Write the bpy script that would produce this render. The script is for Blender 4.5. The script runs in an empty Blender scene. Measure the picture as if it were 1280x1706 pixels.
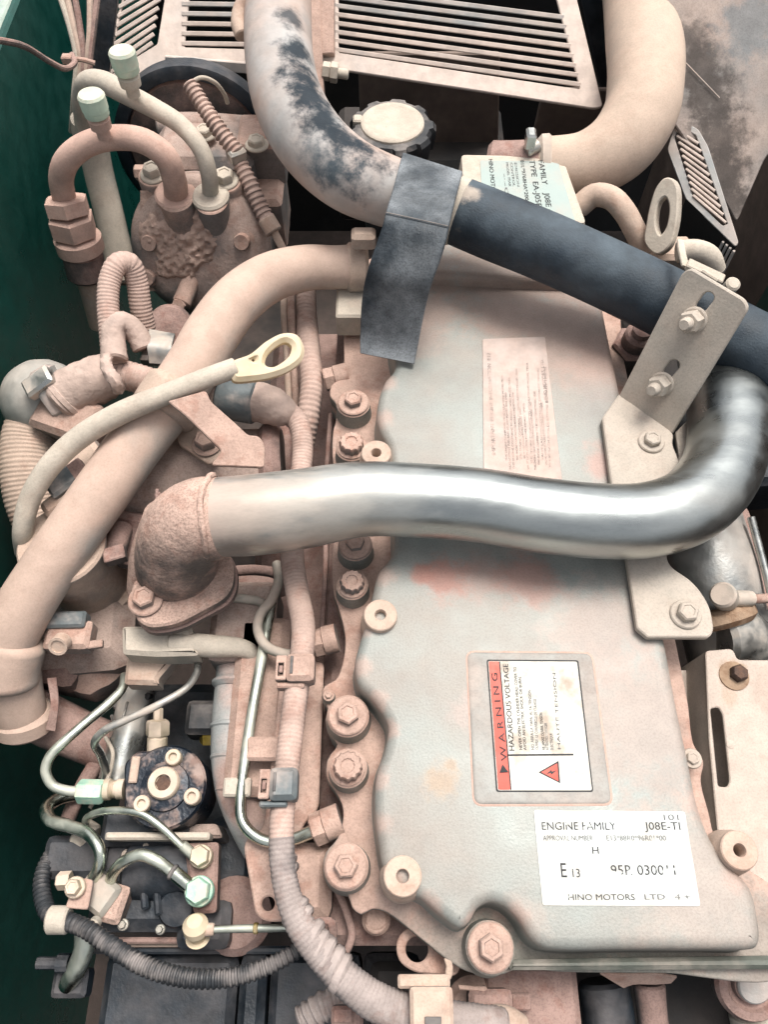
import bpy, math, random
from mathutils import Vector, Matrix
from mathutils.geometry import tessellate_polygon
random.seed(7)
C = bpy.context.scene.collection
V = Vector
# ------------------------------------------------------------------ camera
MM = 0.001
F = 1290.0                       # focal length in photograph pixels (1280 x 1706)
TH = math.radians(28.7)          # camera tilt away from straight down
HC = 500.0                       # camera height over the cover's top face, mm
ST, CT = math.sin(TH), math.cos(TH)
CAM = V((0, -HC * math.tan(TH), HC))
cd = bpy.data.cameras.new('camera'); cam = bpy.data.objects.new('camera', cd); C.objects.link(cam)
cam.location = CAM * MM; cam.rotation_euler = (TH, 0, 0)
cd.sensor_fit = 'HORIZONTAL'; cd.sensor_width = 36; cd.lens = 36 * F / 1280
cd.clip_start = 0.01; cd.clip_end = 50
bpy.context.scene.camera = cam
# ------------------------------------------------------------------ sky, sun, exposure
SUN_EL, SUN_AZ = math.radians(70), math.radians(28)   # azimuth from +Y (away from camera) towards +X
w = bpy.data.worlds.new('World'); bpy.context.scene.world = w; w.use_nodes = True
nt = w.node_tree; nt.nodes.clear()
sky = nt.nodes.new('ShaderNodeTexSky'); sky.sky_type = 'NISHITA'; sky.sun_disc = False
sky.sun_elevation = SUN_EL; sky.sun_rotation = SUN_AZ
sky.air_density = 1.0; sky.dust_density = 6.0; sky.ozone_density = 1.0
hs = nt.nodes.new('ShaderNodeHueSaturation'); hs.inputs['Saturation'].default_value = 0.22
bg = nt.nodes.new('ShaderNodeBackground'); bg.inputs['Strength'].default_value = 0.12
wo = nt.nodes.new('ShaderNodeOutputWorld')
nt.links.new(sky.outputs[0], hs.inputs['Color']); nt.links.new(hs.outputs[0], bg.inputs[0]); nt.links.new(bg.outputs[0], wo.inputs[0])
sl = bpy.data.lights.new('sun', 'SUN'); sl.energy = 1.5; sl.angle = math.radians(24); sl.color = (1.0, 0.95, 0.88)
so = bpy.data.objects.new('sun', sl); C.objects.link(so)
sd = V((math.sin(SUN_AZ) * math.cos(SUN_EL), math.cos(SUN_AZ) * math.cos(SUN_EL), math.sin(SUN_EL)))
so.rotation_euler = (-sd).to_track_quat('-Z', 'Y').to_euler(); so.location = sd * 3
vs = bpy.context.scene.view_settings
bpy.context.scene.display_settings.display_device = 'sRGB'
vs.view_transform = 'Standard'; vs.look = 'None'; vs.gamma = 1; vs.use_curve_mapping = False
vs.exposure = 0.7

# ------------------------------------------------------------------ layout helpers (millimetres)
def ray(px, py):
    u, v = (px - 640) / F, (853 - py) / F
    return V((u, ST + v * CT, -CT + v * ST))
def P(px, py, z=0.0):
    d = ray(px, py); t = (z - HC) / d.z
    return CAM + d * t
def PY(px, py, Y):
    d = ray(px, py); return CAM + d * ((Y - CAM.y) / d.y)
def mpp(py, z=0.0):
    return (HC - z) / (CT - (853 - py) / F * ST) / F
class Plane:
    def __init__(s, o, n, xd=None):
        s.o = V(o); s.n = V(n).normalized()
        if s.n.z < 0: s.n = -s.n
        xd = V(xd) if xd is not None else V((1, 0, 0))
        s.x = (xd - s.n * xd.dot(s.n)).normalized(); s.y = s.n.cross(s.x)
    def hit(s, px, py):
        d = ray(px, py); return CAM + d * ((s.o - CAM).dot(s.n) / d.dot(s.n))
    def uv(s, px, py):
        q = s.hit(px, py) - s.o; return (q.dot(s.x), q.dot(s.y))
    def pt(s, a, b, h=0): return s.o + s.x * a + s.y * b + s.n * h
def plane3(a, b, c, xd=None):
    a, b, c = P(*a), P(*b), P(*c); return Plane(a, (b - a).cross(c - a), xd)
def HZ(z): return Plane((0, 0, z), (0, 0, 1))

# ------------------------------------------------------------------ geometry
class G:
    def __init__(s): s.v = []; s.f = []
    def add(s, vs, fs):
        b = len(s.v); s.v += [V(q) for q in vs]; s.f += [tuple(i + b for i in f) for f in fs]; return s
    def join(s, o): return s.add(o.v, o.f)

def fillet(pts, r=0, n=4):
    """pts: 2D points, optionally (x, y, radius)"""
    out = []; N = len(pts)
    for i in range(N):
        p = V(pts[i][:2]); rr = pts[i][2] if len(pts[i]) > 2 else r
        if rr <= 0: out.append(tuple(p)); continue
        a = V(pts[i - 1][:2]) - p; b = V(pts[(i + 1) % N][:2]) - p
        t = min(rr, a.length * .48, b.length * .48)
        A = p + a.normalized() * t; B = p + b.normalized() * t
        for k in range(n + 1):
            s = k / n; out.append(tuple(A * (1 - s) ** 2 + p * 2 * s * (1 - s) + B * s * s))
    return out
def crom(pts, closed=False, step=2.0):
    pts = [V(p) for p in pts]; N = len(pts); out = []
    for i in range(N if closed else N - 1):
        if closed: p0, p1, p2, p3 = pts[i - 1], pts[i], pts[(i + 1) % N], pts[(i + 2) % N]
        else:
            p1, p2 = pts[i], pts[i + 1]
            p0 = pts[i - 1] if i else p1 * 2 - p2
            p3 = pts[i + 2] if i + 2 < N else p2 * 2 - p1
        n = max(1, int(round((p2 - p1).length / step)))
        def d(a, b): return max(1e-6, (a - b).length ** .5)
        t1 = d(p1, p0); t2 = t1 + d(p2, p1); t3 = t2 + d(p3, p2)
        for k in range(n):
            t = t1 + (t2 - t1) * k / n
            A1 = p0 * ((t1 - t) / t1) + p1 * (t / t1)
            A2 = p1 * ((t2 - t) / (t2 - t1)) + p2 * ((t - t1) / (t2 - t1))
            A3 = p2 * ((t3 - t) / (t3 - t2)) + p3 * ((t - t2) / (t3 - t2))
            B1 = A1 * ((t2 - t) / t2) + A2 * (t / t2)
            B2 = A2 * ((t3 - t) / (t3 - t1)) + A3 * ((t - t1) / (t3 - t1))
            out.append(B1 * ((t2 - t) / (t2 - t1)) + B2 * ((t - t1) / (t2 - t1)))
    if not closed: out.append(pts[-1])
    return out
def area(l): return sum(l[i - 1][0] * l[i][1] - l[i][0] * l[i - 1][1] for i in range(len(l))) / 2
def ccw(l): return list(l) if area(l) > 0 else list(reversed(l))
def offset(l, d):
    """grow (d>0) a ccw loop"""
    out = []; N = len(l)
    for i in range(N):
        p = V(l[i]); a = p - V(l[i - 1]); b = V(l[(i + 1) % N]) - p
        if a.length < 1e-7: a = b
        if b.length < 1e-7: b = a
        na = V((a.y, -a.x)).normalized(); nb = V((b.y, -b.x)).normalized()
        m = na + nb
        if m.length < 1e-6: m = na
        m.normalize(); k = max(.35, m.dot(na)); out.append(tuple(p + m * (d / k)))
    return out
def circ(r, n=24, c=(0, 0), a0=0.0): return [(c[0] + r * math.cos(a0 + 2 * math.pi * i / n), c[1] + r * math.sin(a0 + 2 * math.pi * i / n)) for i in range(n)]
def slot(c, ang, L, r, n=8):
    o = []
    for i in range(n + 1): t = -math.pi / 2 + math.pi * i / n; o.append((L / 2 + r * math.cos(t), r * math.sin(t)))
    for i in range(n + 1): t = math.pi / 2 + math.pi * i / n; o.append((-L / 2 + r * math.cos(t), r * math.sin(t)))
    ca, sa = math.cos(ang), math.sin(ang)
    return [(c[0] + x * ca - y * sa, c[1] + x * sa + y * ca) for x, y in o]

def stack(loop, layers, pl, top=True, bot=False):
    """rings of one ccw loop at (offset, height) - lowest last; top ring capped"""
    loop = ccw(loop); N = len(loop); g = G(); vs = []; fs = []
    for (o, h) in layers:
        vs += [pl.pt(x, y, h) for x, y in (offset(loop, o) if o else loop)]
    for k in range(len(layers) - 1):
        for i in range(N):
            j = (i + 1) % N; fs.append((k * N + j, k * N + i, (k + 1) * N + i, (k + 1) * N + j))
    if top:
        tri = tessellate_polygon([[V((*q, 0)) for q in (offset(loop, layers[0][0]) if layers[0][0] else loop)]])
        nn = [(vs[a], vs[b], vs[c]) for a, b, c in tri]
        for (a, b, c), (pa, pb, pc) in zip(tri, nn):
            fs.append((a, b, c) if (pb - pa).cross(pc - pa).dot(pl.n) > 0 else (a, c, b))
    if bot: fs.append(tuple(range((len(layers) - 1) * N, len(layers) * N))[::-1])
    return g.add(vs, fs)
def plate(outer, pl, t, bev=0.6, holes=(), h0=0.0):
    """bevelled plate whose top face is h0 over the plane, thickness t downwards"""
    outer = ccw(outer); g = G()
    loops = [outer] + [ccw(h) for h in holes]
    tops = [offset(outer, -bev)] + [offset(l, bev) for l in loops[1:]]
    for li, (l, tp) in enumerate(zip(loops, tops)):
        N = len(l); vs = []
        for ring, h in ((tp, h0), (l, h0 - bev), (l, h0 - t + bev), (tp, h0 - t)): vs += [pl.pt(x, y, h) for x, y in ring]
        fs = []
        for k in range(3):
            for i in range(N):
                j = (i + 1) % N; q = (k * N + j, k * N + i, (k + 1) * N + i, (k + 1) * N + j)
                fs.append(q if li == 0 else q[::-1])
        g.add(vs, fs)
    flat = [q for l in tops for q in l]
    tri = tessellate_polygon([[V((*q, 0)) for q in l] for l in tops])
    for h, s in ((h0, 1), (h0 - t, -1)):
        vs = [pl.pt(x, y, h) for x, y in flat]; fs = []
        for a, b, c in tri:
            up = (vs[b] - vs[a]).cross(vs[c] - vs[a]).dot(pl.n) * s > 0
            fs.append((a, b, c) if up else (a, c, b))
        g.add(vs, fs)
    return g
def frames(path):
    N = len(path); T = [(path[min(i + 1, N - 1)] - path[max(i - 1, 0)]).normalized() for i in range(N)]
    n = T[0].orthogonal().normalized(); out = []
    for i in range(N):
        if i:
            q = T[i - 1].rotation_difference(T[i]); n = q @ n
            n = (n - T[i] * n.dot(T[i])).normalized()
        out.append((T[i], n, T[i].cross(n)))
    return out
def tube(pts, r, seg=20, step=None, corr=None, caps=True, wob=0.0, round_end=0.15, lump=0.0):
    """pts: (px,py,z[,width_px]) or Vector; r in mm or None to use the pixel widths"""
    cp = []; rad = []
    for p in pts:
        if isinstance(p, Vector): cp.append(p); rad.append(r)
        else:
            cp.append(P(*p[:3])); rad.append(p[3] / 2 * mpp(p[1], p[2]) if len(p) > 3 else r)
    mr = max(rad)
    if step is None: step = max(1.5, mr * .35)
    if corr: step = corr[0] / 6
    q = crom([V((*c, 0)).to_4d() * 0 + V((c.x, c.y, c.z, rr)) for c, rr in zip(cp, rad)], False, step)
    path = [V(a[:3]) for a in q]; rr = [a[3] for a in q]
    fr = frames(path); g = G(); vs = []; s = 0.0; N = len(path); ph = random.random() * 9
    rows = []
    for i in range(N):
        if i: s += (path[i] - path[i - 1]).length
        r_ = rr[i]
        if corr:
            x = (s / corr[0]) % 1.0
            r_ += corr[1] * (0.5 + 0.5 * math.tanh(2.2 * math.cos(2 * math.pi * x))) - corr[1] * .5
        rows.append((path[i], r_, fr[i], s))
    if caps:
        k = rows[0]; e = round_end * k[1]
        rows = [(k[0] - k[2][0] * e, k[1] * (1 - round_end), k[2], 0)] + rows
        k = rows[-1]; e = round_end * k[1]
        rows = rows + [(k[0] + k[2][0] * e, k[1] * (1 - round_end), k[2], k[3])]
    for c, r_, (t, n, b), s_ in rows:
        for j in range(seg):
            a = 2 * math.pi * j / seg; x = r_
            if wob: x *= 1 + wob * math.sin(3 * a + s_ * .23 + ph) * math.sin(s_ * .31 + 2 * a + ph)
            if lump: x *= 1 + lump * (random.random() - .5)
            vs.append(c + (n * math.cos(a) + b * math.sin(a)) * x)
    fs = []
    for i in range(len(rows) - 1):
        for j in range(seg):
            k = (j + 1) % seg; fs.append((i * seg + j, i * seg + k, (i + 1) * seg + k, (i + 1) * seg + j))
    if caps:
        fs.append(tuple(range(seg))[::-1]); L = (len(rows) - 1) * seg; fs.append(tuple(range(L, L + seg)))
    return g.add(vs, fs)
def axes(ax, up=None):
    ax = V(ax).normalized(); u = V(up) if up is not None else (V((1, 0, 0)) if abs(ax.x) < .9 else V((0, 1, 0)))
    x = (u - ax * u.dot(ax)).normalized(); return x, ax.cross(x), ax
def lathe(prof, c, ax=(0, 0, 1), seg=28, a0=0.0, lobes=None, up=None):
    """prof [(r,h)] bottom to top"""
    x, y, z = axes(ax, up); c = V(c); vs = []; fs = []; N = len(prof)
    for r, h in prof:
        for j in range(seg):
            a = a0 + 2 * math.pi * j / seg; rr = r * (1 + (lobes[1] * (1 if math.cos(lobes[0] * a) > 0 else -1) if lobes else 0))
            vs.append(c + x * (rr * math.cos(a)) + y * (rr * math.sin(a)) + z * h)
    for i in range(N - 1):
        for j in range(seg):
            k = (j + 1) % seg; fs.append((i * seg + j, i * seg + k, (i + 1) * seg + k, (i + 1) * seg + j))
    if prof[0][0] > 1e-6: fs.append(tuple(range(seg))[::-1])
    if prof[-1][0] > 1e-6: L = (N - 1) * seg; fs.append(tuple(range(L, L + seg)))
    return G().add(vs, fs)
def box(c, sx, sy, sz, x=(1, 0, 0), z=(0, 0, 1), bev=1.0):
    """centre, full sizes, axes"""
    z = V(z).normalized(); x = V(x); pl = Plane.__new__(Plane); pl.o = V(c); pl.n = z
    pl.x = (x - z * x.dot(z)).normalized(); pl.y = z.cross(pl.x)
    b = min(bev, sx * .3, sy * .3, sz * .3)
    return plate(fillet([(-sx / 2, -sy / 2), (sx / 2, -sy / 2), (sx / 2, sy / 2), (-sx / 2, sy / 2)], b, 2), pl, sz, b, h0=sz / 2)
def beam(a, b, w, t, n=(0, 0, 1), bev=.8):
    a, b = V(a), V(b); d = b - a
    return box((a + b) / 2, d.length, w, t, d, V(n) - d.normalized() * V(n).dot(d.normalized()), bev)
def hexh(c, ax, r, h, n=6, a0=.2, dish=0.12):
    return lathe([(r, 0), (r, h * .85), (r * .88, h), (r * .55, h), (r * .5, h - dish * r), (0, h - dish * r)], c, ax, n if n != 6 else 6, a0)
def bolt_g(c, ax=(0, 0, 1), rf=9, rh=5.5, h=5, n=6, a0=None, tf=2.2):
    c = V(c); ax = V(ax).normalized(); a0 = random.uniform(0, 1) if a0 is None else a0
    g = lathe([(rf, 0), (rf, tf * .6), (rf * .93, tf), (rh * 1.12, tf * 1.15), (0, tf * 1.15)], c, ax, 28)
    if n == 6: g.join(lathe([(rh, tf), (rh, tf + h * .8), (rh * .86, tf + h), (rh * .62, tf + h), (rh * .56, tf + h * .88), (0, tf + h * .88)], c, ax, 6, a0))
    else: g.join(lathe([(rh, tf), (rh, tf + h * .75), (rh * .88, tf + h), (rh * .5, tf + h), (rh * .45, tf + h * .85), (0, tf + h * .85)], c, ax, 48, a0, lobes=(12, .05)))
    return g

# ------------------------------------------------------------------ objects
LOC = {}
def _props(o, label, cat, group, kind):
    if label: o['label'] = label
    if cat: o['category'] = cat
    if group: o['group'] = group
    if kind: o['kind'] = kind
def thing(name, label, cat, base, group=None):
    o = bpy.data.objects.new(name, None); C.objects.link(o)
    b = P(*base) if not isinstance(base, Vector) else base
    o.location = b * MM; o.empty_display_size = .01; LOC[o.name] = b
    _props(o, label, cat, group, None); return o
def put(name, g, mat, parent=None, label=None, cat=None, group=None, kind=None, sharp=35):
    if parent is not None: base = LOC[parent.name]
    else:
        mnz = min(v.z for v in g.v); base = V((sum(v.x for v in g.v) / len(g.v), sum(v.y for v in g.v) / len(g.v), mnz))
    me = bpy.data.meshes.new(name)
    me.from_pydata([tuple((v - base) * MM) for v in g.v], [], g.f)
    me.polygons.foreach_set('use_smooth', [True] * len(me.polygons))
    me.validate(); me.update()
    me.set_sharp_from_angle(angle=math.radians(sharp))
    me.materials.append(MAT[mat] if isinstance(mat, str) else mat)
    o = bpy.data.objects.new(name, me); C.objects.link(o)
    if parent is not None: o.parent = parent
    else: o.location = base * MM
    LOC[o.name] = base; _props(o, label, cat, group, kind); return o
def text_g(s, size, pl, at, xdir, h=0.3, squeeze=1.0, align='LEFT', track=1.0):
    """flat lettering: at = world point of the baseline start, xdir = reading direction"""
    cu = bpy.data.curves.new('t', 'FONT'); cu.body = s; cu.size = size; cu.align_x = align; cu.space_character = track; cu.resolution_u = 3
    ob = bpy.data.objects.new('t', cu); C.objects.link(ob)
    bpy.context.view_layer.update()
    me = bpy.data.meshes.new_from_object(ob.evaluated_get(bpy.context.evaluated_depsgraph_get()))
    x = V(xdir); x = (x - pl.n * x.dot(pl.n)).normalized(); y = pl.n.cross(x); g = G()
    g.add([V(at) + x * (v.co.x * squeeze) + y * v.co.y + pl.n * h for v in me.vertices], [tuple(p.vertices) for p in me.polygons])
    bpy.data.objects.remove(ob); bpy.data.curves.remove(cu); bpy.data.meshes.remove(me); return g

# ------------------------------------------------------------------ materials
MAT = {}
DUST = (0.60, 0.42, 0.335)
def mat(name, base, rough=.6, metal=0.0, dust=None, amt=0.0, scale=18, bump=.25, bscale=400, var=.12, up=.5, edge=.18, spec=.4, stains_shade=(), coat=0.0, drough=.9, stretch=None, tone=.0, speck=.0):
    """paint/metal/rubber with a layer of settled dust: noise patches that favour upward faces"""
    m = bpy.data.materials.new(name); MAT[name] = m; m.use_nodes = True; t = m.node_tree; N = t.nodes; L = t.links
    b = N['Principled BSDF']; geo = N.new('ShaderNodeNewGeometry')
    b.inputs['Specular IOR Level'].default_value = spec; b.inputs['Coat Weight'].default_value = coat
    def noise(s, det=5, ro=.6, off=0.0):
        n = N.new('ShaderNodeTexNoise'); n.inputs['Scale'].default_value = s; n.inputs['Detail'].default_value = det; n.inputs['Roughness'].default_value = ro
        mp = N.new('ShaderNodeMapping'); mp.inputs['Location'].default_value = (off, off * 1.7, -off)
        if stretch: mp.inputs['Scale'].default_value = stretch
        L.new(geo.outputs['Position'], mp.inputs[0]); L.new(mp.outputs[0], n.inputs['Vector']); return n.outputs[0]
    def mth(op, a, c, clamp=False):
        n = N.new('ShaderNodeMath'); n.operation = op; n.use_clamp = clamp
        for i, q in enumerate((a, c)):
            if isinstance(q, (int, float)): n.inputs[i].default_value = q
            else: L.new(q, n.inputs[i])
        return n.outputs[0]
    def rng(x, a, c, d=0.0, e=1.0):
        n = N.new('ShaderNodeMapRange'); n.interpolation_type = 'SMOOTHSTEP'
        for i, q in ((1, a), (2, c), (3, d), (4, e)): n.inputs[i].default_value = q
        L.new(x, n.inputs[0]); return n.outputs[0]
    def mix(f, a, c, bt='MIX'):
        n = N.new('ShaderNodeMix'); n.data_type = 'RGBA'; n.blend_type = bt
        for k, q in ((0, f), (6, a), (7, c)):
            if isinstance(q, (int, float)): n.inputs[k].default_value = q
            elif isinstance(q, tuple): n.inputs[k].default_value = (*q[:3], 1)
            else: L.new(q, n.inputs[k])
        return n.outputs[2]
    off = sum(map(ord, name)) % 53
    col = base; fac = None
    if dust:
        n1 = noise(scale, 4, .62, off)
        x = n1
        if up:
            sp = N.new('ShaderNodeSeparateXYZ'); L.new(geo.outputs['Normal'], sp.inputs[0])
            x = mth('ADD', n1, mth('MULTIPLY', mth('SUBTRACT', rng(sp.outputs[2], -.2, .9), .6), up * .5))
        c0 = .5 + (.5 - amt) * .75
        fac = rng(x, c0 - edge, c0 + edge)
        if tone:
            dcol = mix(mth('MULTIPLY', rng(noise(scale * 1.9 + 14, 4, .65, off + 21), .50, .66), tone), dust, (dust[0] * .70, dust[1] * .53, dust[2] * .48))
        else: dcol = dust
        col = mix(fac, base, dcol)
    if stains_shade: snz = noise(70, 4, .7, 11)
    for (px, py, z, rr, sc, amt2) in stains_shade:
        s = P(px, py, z) * MM
        d = N.new('ShaderNodeVectorMath'); d.operation = 'DISTANCE'; L.new(geo.outputs['Position'], d.inputs[0]); d.inputs[1].default_value = s
        k = mth('ADD', d.outputs['Value'], mth('MULTIPLY', mth('SUBTRACT', snz, .5), rr * MM * 1.6))
        sf = mth('MULTIPLY', rng(k, rr * MM, rr * MM * .28), amt2)
        col = mix(sf, col, sc)
        if fac is not None: fac = mth('MAXIMUM', fac, sf)
    n2 = noise(55, 3, .65, off + 3)
    val = rng(n2, .3, .7, 1 - var, 1 + var)
    if speck: val = mth('MULTIPLY', val, rng(noise(700, 2, .7, off + 31), .36, .55, 1 - speck, 1.0))
    hsv = N.new('ShaderNodeHueSaturation'); L.new(val, hsv.inputs['Value'])
    if isinstance(col, tuple): hsv.inputs['Color'].default_value = (*col, 1)
    else: L.new(col, hsv.inputs['Color'])
    L.new(hsv.outputs[0], b.inputs['Base Color'])
    rn = rng(n2, .3, .7, max(.03, rough - .07), min(1, rough + .07))
    if fac is not None:
        L.new(mth('ADD', mth('MULTIPLY', rn, mth('SUBTRACT', 1, fac)), mth('MULTIPLY', fac, drough)), b.inputs['Roughness'])
        L.new(mth('MULTIPLY', mth('SUBTRACT', 1, fac), metal), b.inputs['Metallic'])
    else:
        L.new(rn, b.inputs['Roughness']); b.inputs['Metallic'].default_value = metal
    if bump:
        bp = N.new('ShaderNodeBump'); bp.inputs['Strength'].default_value = bump; bp.inputs['Distance'].default_value = .0012
        h = mth('ADD', noise(bscale, 2, .6, off + 8), mth('MULTIPLY', fac if fac is not None else n2, .6))
        L.new(h, bp.inputs['Height']); L.new(bp.outputs[0], b.inputs['Normal'])
    return m
PINK = (0.50, 0.345, 0.28); BEIGE = (0.55, 0.415, 0.33); CREAM = (0.56, 0.49, 0.405); MAUVE_SHADE = (0.33, 0.23, 0.20)
mat('dust_pink', (.20, .185, .175), .55, .1, PINK, .68, 22, .4, 350, .14, up=.8, edge=.15, tone=.5, speck=.16)
mat('dust_mauve', (.10, .085, .08), .65, 0, (.36, .24, .205), .6, 24, .45, 350, .16, up=.8, edge=.16, tone=.6, speck=.2)  # darker dust copy; shade of deep and turned-away parts is put into its colour
mat('dust_caked', (.36, .25, .20), .9, 0, (.50, .355, .29), .6, 60, 1.0, 250, .2)
mat('dust_beige', (.30, .275, .25), .6, 0, BEIGE, .72, 16, .3, 350, .1, up=.7, edge=.2, tone=.4, speck=.1)
mat('dust_cream', (.34, .33, .29), .5, 0, CREAM, .7, 18, .25, 400, .1, up=.6, edge=.2, tone=.2, speck=.1)
mat('plate_paint', (.38, .36, .31), .45, 0, (.52, .45, .38), .66, 14, .18, 500, .06, up=.5, edge=.3, tone=.18, speck=.12)
mat('hose_beige', (.44, .37, .31), .6, 0, (.59, .455, .36), .75, 12, .18, 350, .06, edge=.3, tone=.15, speck=.1)
mat('hose_pink', (.33, .34, .32), .6, 0, (.57, .42, .34), .72, 11, .2, 350, .07, edge=.2, tone=.12, speck=.07)
mat('pipe_pink', (.40, .28, .235), .55, 0, (.60, .405, .33), .74, 25, .25, 350, .08, tone=.25, speck=.1)
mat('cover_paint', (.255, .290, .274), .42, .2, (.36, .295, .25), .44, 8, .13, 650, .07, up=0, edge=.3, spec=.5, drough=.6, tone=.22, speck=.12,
    stains_shade=((830, 450, 11, 75, (.34, .255, .21), .9), (700, 440, 11, 45, (.34, .255, .21), .8), (950, 470, 8, 45, (.36, .27, .225), .85), (960, 560, 0, 85, (.38, .275, .23), .85), (850, 530, 0, 46, (.38, .28, .235), .8), (720, 520, 0, 34, (.38, .28, .235), .75), (1010, 610, 0, 45, (.40, .28, .235), .7), (1010, 680, 0, 40, (.30, .29, .27), .6), (700, 560, 0, 30, (.45, .34, .29), .6),  # far-end browns: dust, with the dark hose's shadow put into the colour
            (742, 962, 0, 24, (.42, .205, .16), .8), (705, 955, 0, 12, (.42, .205, .16), .7), (880, 965, 0, 30, (.42, .22, .175), .65), (800, 958, 0, 24, (.43, .26, .215), .5), (735, 1300, 0, 15, (.42, .31, .22), .75), (752, 1272, 0, 6, (.42, .31, .22), .7),
            (1010, 770, 0, 24, (.46, .29, .245), .7), (1075, 1210, 0, 70, (.43, .35, .305), .75), (1170, 1480, 0, 60, (.44, .36, .31), .65), (1000, 1050, 0, 50, (.43, .335, .29), .65), (870, 1540, 0, 22, (.43, .35, .30), .5), (780, 1180, 0, 16, (.44, .34, .30), .5),
            (645, 640, -2, 12, (.47, .33, .275), .62), (640, 700, -2, 10, (.47, .33, .275), .62), (650, 800, -2, 14, (.47, .33, .275), .62), (640, 960, -2, 12, (.47, .33, .275), .62), (612, 1040, -2, 12, (.47, .33, .275), .62), (600, 1110, -2, 11, (.47, .33, .275), .62), (630, 1170, -2, 10, (.47, .33, .275), .62), (650, 1215, -2, 9, (.47, .33, .275), .62), (632, 1300, -2, 10, (.47, .33, .275), .62), (630, 1370, -2, 10, (.47, .33, .275), .62), (655, 1470, -2, 12, (.47, .33, .275), .62), (720, 1515, -2, 11, (.47, .33, .275), .62), (790, 1535, -2, 10, (.47, .33, .275), .62), (860, 1530, -2, 10, (.47, .33, .275), .62), (1160, 1330, -2, 14, (.47, .33, .275), .62), (1225, 1460, -2, 12, (.47, .33, .275), .62)))
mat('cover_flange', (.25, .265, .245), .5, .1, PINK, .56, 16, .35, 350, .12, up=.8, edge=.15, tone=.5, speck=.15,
    stains_shade=((760, 1600, -32, 45, (.27, .25, .22), .7), (930, 1615, -32, 70, (.24, .245, .215), .85), (1100, 1618, -32, 70, (.24, .245, .215), .85), (1270, 1600, -32, 60, (.33, .30, .265), .8)))
mat('plaque_paint', (.31, .32, .30), .45, .1, (.44, .37, .325), .5, 20, .1, up=0, edge=.3, speck=.1)
mat('chrome', (.44, .465, .455), .33, 1.0, (.42, .375, .33), .30, 7, .04, 500, .07, up=.12, edge=.18, drough=.5, stretch=(.35, 1, 1), speck=.05,
    stains_shade=((370, 850, 62, 50, (.50, .39, .325), .9), (450, 845, 62, 52, (.48, .405, .345), .8), (540, 838, 62, 50, (.46, .42, .37), .6), (640, 835, 62, 45, (.45, .43, .39), .3), (395, 915, 36, 22, (.16, .14, .13), .7), (450, 912, 30, 16, (.16, .15, .14), .6)))
mat('cast_pink', (.13, .115, .105), .7, .1, (.54, .375, .305), .66, 30, .8, 260, .16, edge=.15, tone=.45, speck=.3)
mat('pipe_bare', (.41, .41, .40), .55, .05, (.49, .37, .31), .56, 9, .2, 350, .1, up=-.2, edge=.2,
    stains_shade=((498, 85, 124, 24, (.022, .032, .042), .98), (503, 120, 124, 27, (.022, .032, .042), .98), (515, 160, 120, 27, (.022, .032, .042), .98), (535, 200, 114, 24, (.022, .032, .042), .98), (565, 238, 106, 22, (.022, .032, .042), .98), (600, 265, 96, 20, (.022, .032, .042), .98), (632, 288, 90, 18, (.022, .032, .042), .95), (660, 300, 86, 14, (.022, .032, .042), .9),
            (515, 258, 110, 26, (.10, .125, .14), .8), (550, 292, 106, 32, (.05, .07, .085), .92), (592, 322, 100, 28, (.04, .06, .075), .92), (618, 345, 92, 20, (.022, .032, .042), .9), (490, 18, 134, 20, (.022, .032, .042), .85)))
mat('rubber_dark', (.011, .021, .033), .5, 0, (.10, .125, .145), .36, 14, .3, 600, .2, up=.3, edge=.3,
    stains_shade=((775, 318, 88, 11, (.52, .44, .37), .9), (790, 325, 86, 9, (.52, .44, .37), .8), (758, 392, 70, 9, (.40, .31, .22), .7)))
mat('strap_dark', (.014, .024, .034), .5, .1, (.30, .32, .335), .44, 15, .35, 500, .2, up=.05, edge=.22, speck=.3)
mat('black_iron', (.020, .028, .037), .42, .1, (.13, .12, .12), .32, 22, .35, 300, .25, edge=.22)
mat('black_iron_clean', (.012, .018, .028), .32, .2, (.36, .27, .235), .38, 34, .4, 300, .2, edge=.07, tone=.5)
mat('black_plastic', (.022, .024, .027), .5, 0, (.27, .24, .22), .35, 30, .15)
mat('conduit_black', (.030, .033, .037), .45, 0, (.34, .30, .28), .3, 30, .1)
mat('conduit_pink', (.25, .195, .175), .65, 0, (.52, .375, .315), .7, 26, .3, 350, .12, up=.7, tone=.4, speck=.12)
mat('conduit_grey', (.19, .17, .165), .6, 0, (.37, .31, .285), .56, 30, .3, up=.7, tone=.4, speck=.12)
mat('tape_pink', (.27, .205, .18), .6, 0, (.52, .395, .335), .7, 30, .8, 200)
mat('steel', (.45, .46, .44), .3, .9, (.55, .46, .38), .3, 30, .1, edge=.2)
mat('zinc', (.56, .60, .52), .24, 1.0, (.52, .49, .41), .2, 20, .08, edge=.25)
mat('zinc_dull', (.42, .41, .36), .45, .6, (.52, .43, .36), .5, 25, .15)
mat('cad_bolt', (.58, .50, .36), .4, .5, (.66, .53, .42), .55, 40, .2)
mat('brass', (.50, .36, .08), .35, .8, (.5, .4, .25), .3, 40)
mat('mint_paint', (.36, .60, .47), .5, 0, (.62, .64, .50), .4, 120, .2, edge=.15)
mat('mint_cap', (.48, .60, .48), .5, 0, (.62, .60, .48), .5, 50, .2)
mat('yellow_plastic', (.60, .47, .27), .45, 0, (.70, .575, .41), .62, 25, .1, var=.06)
mat('clip_grey', (.125, .145, .15), .45, .1, (.50, .42, .37), .30, 30, .2, up=.2, edge=.14)
mat('block_grey', (.40, .41, .39), .5, .35, (.60, .46, .40), .42, 14, .25)
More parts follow.
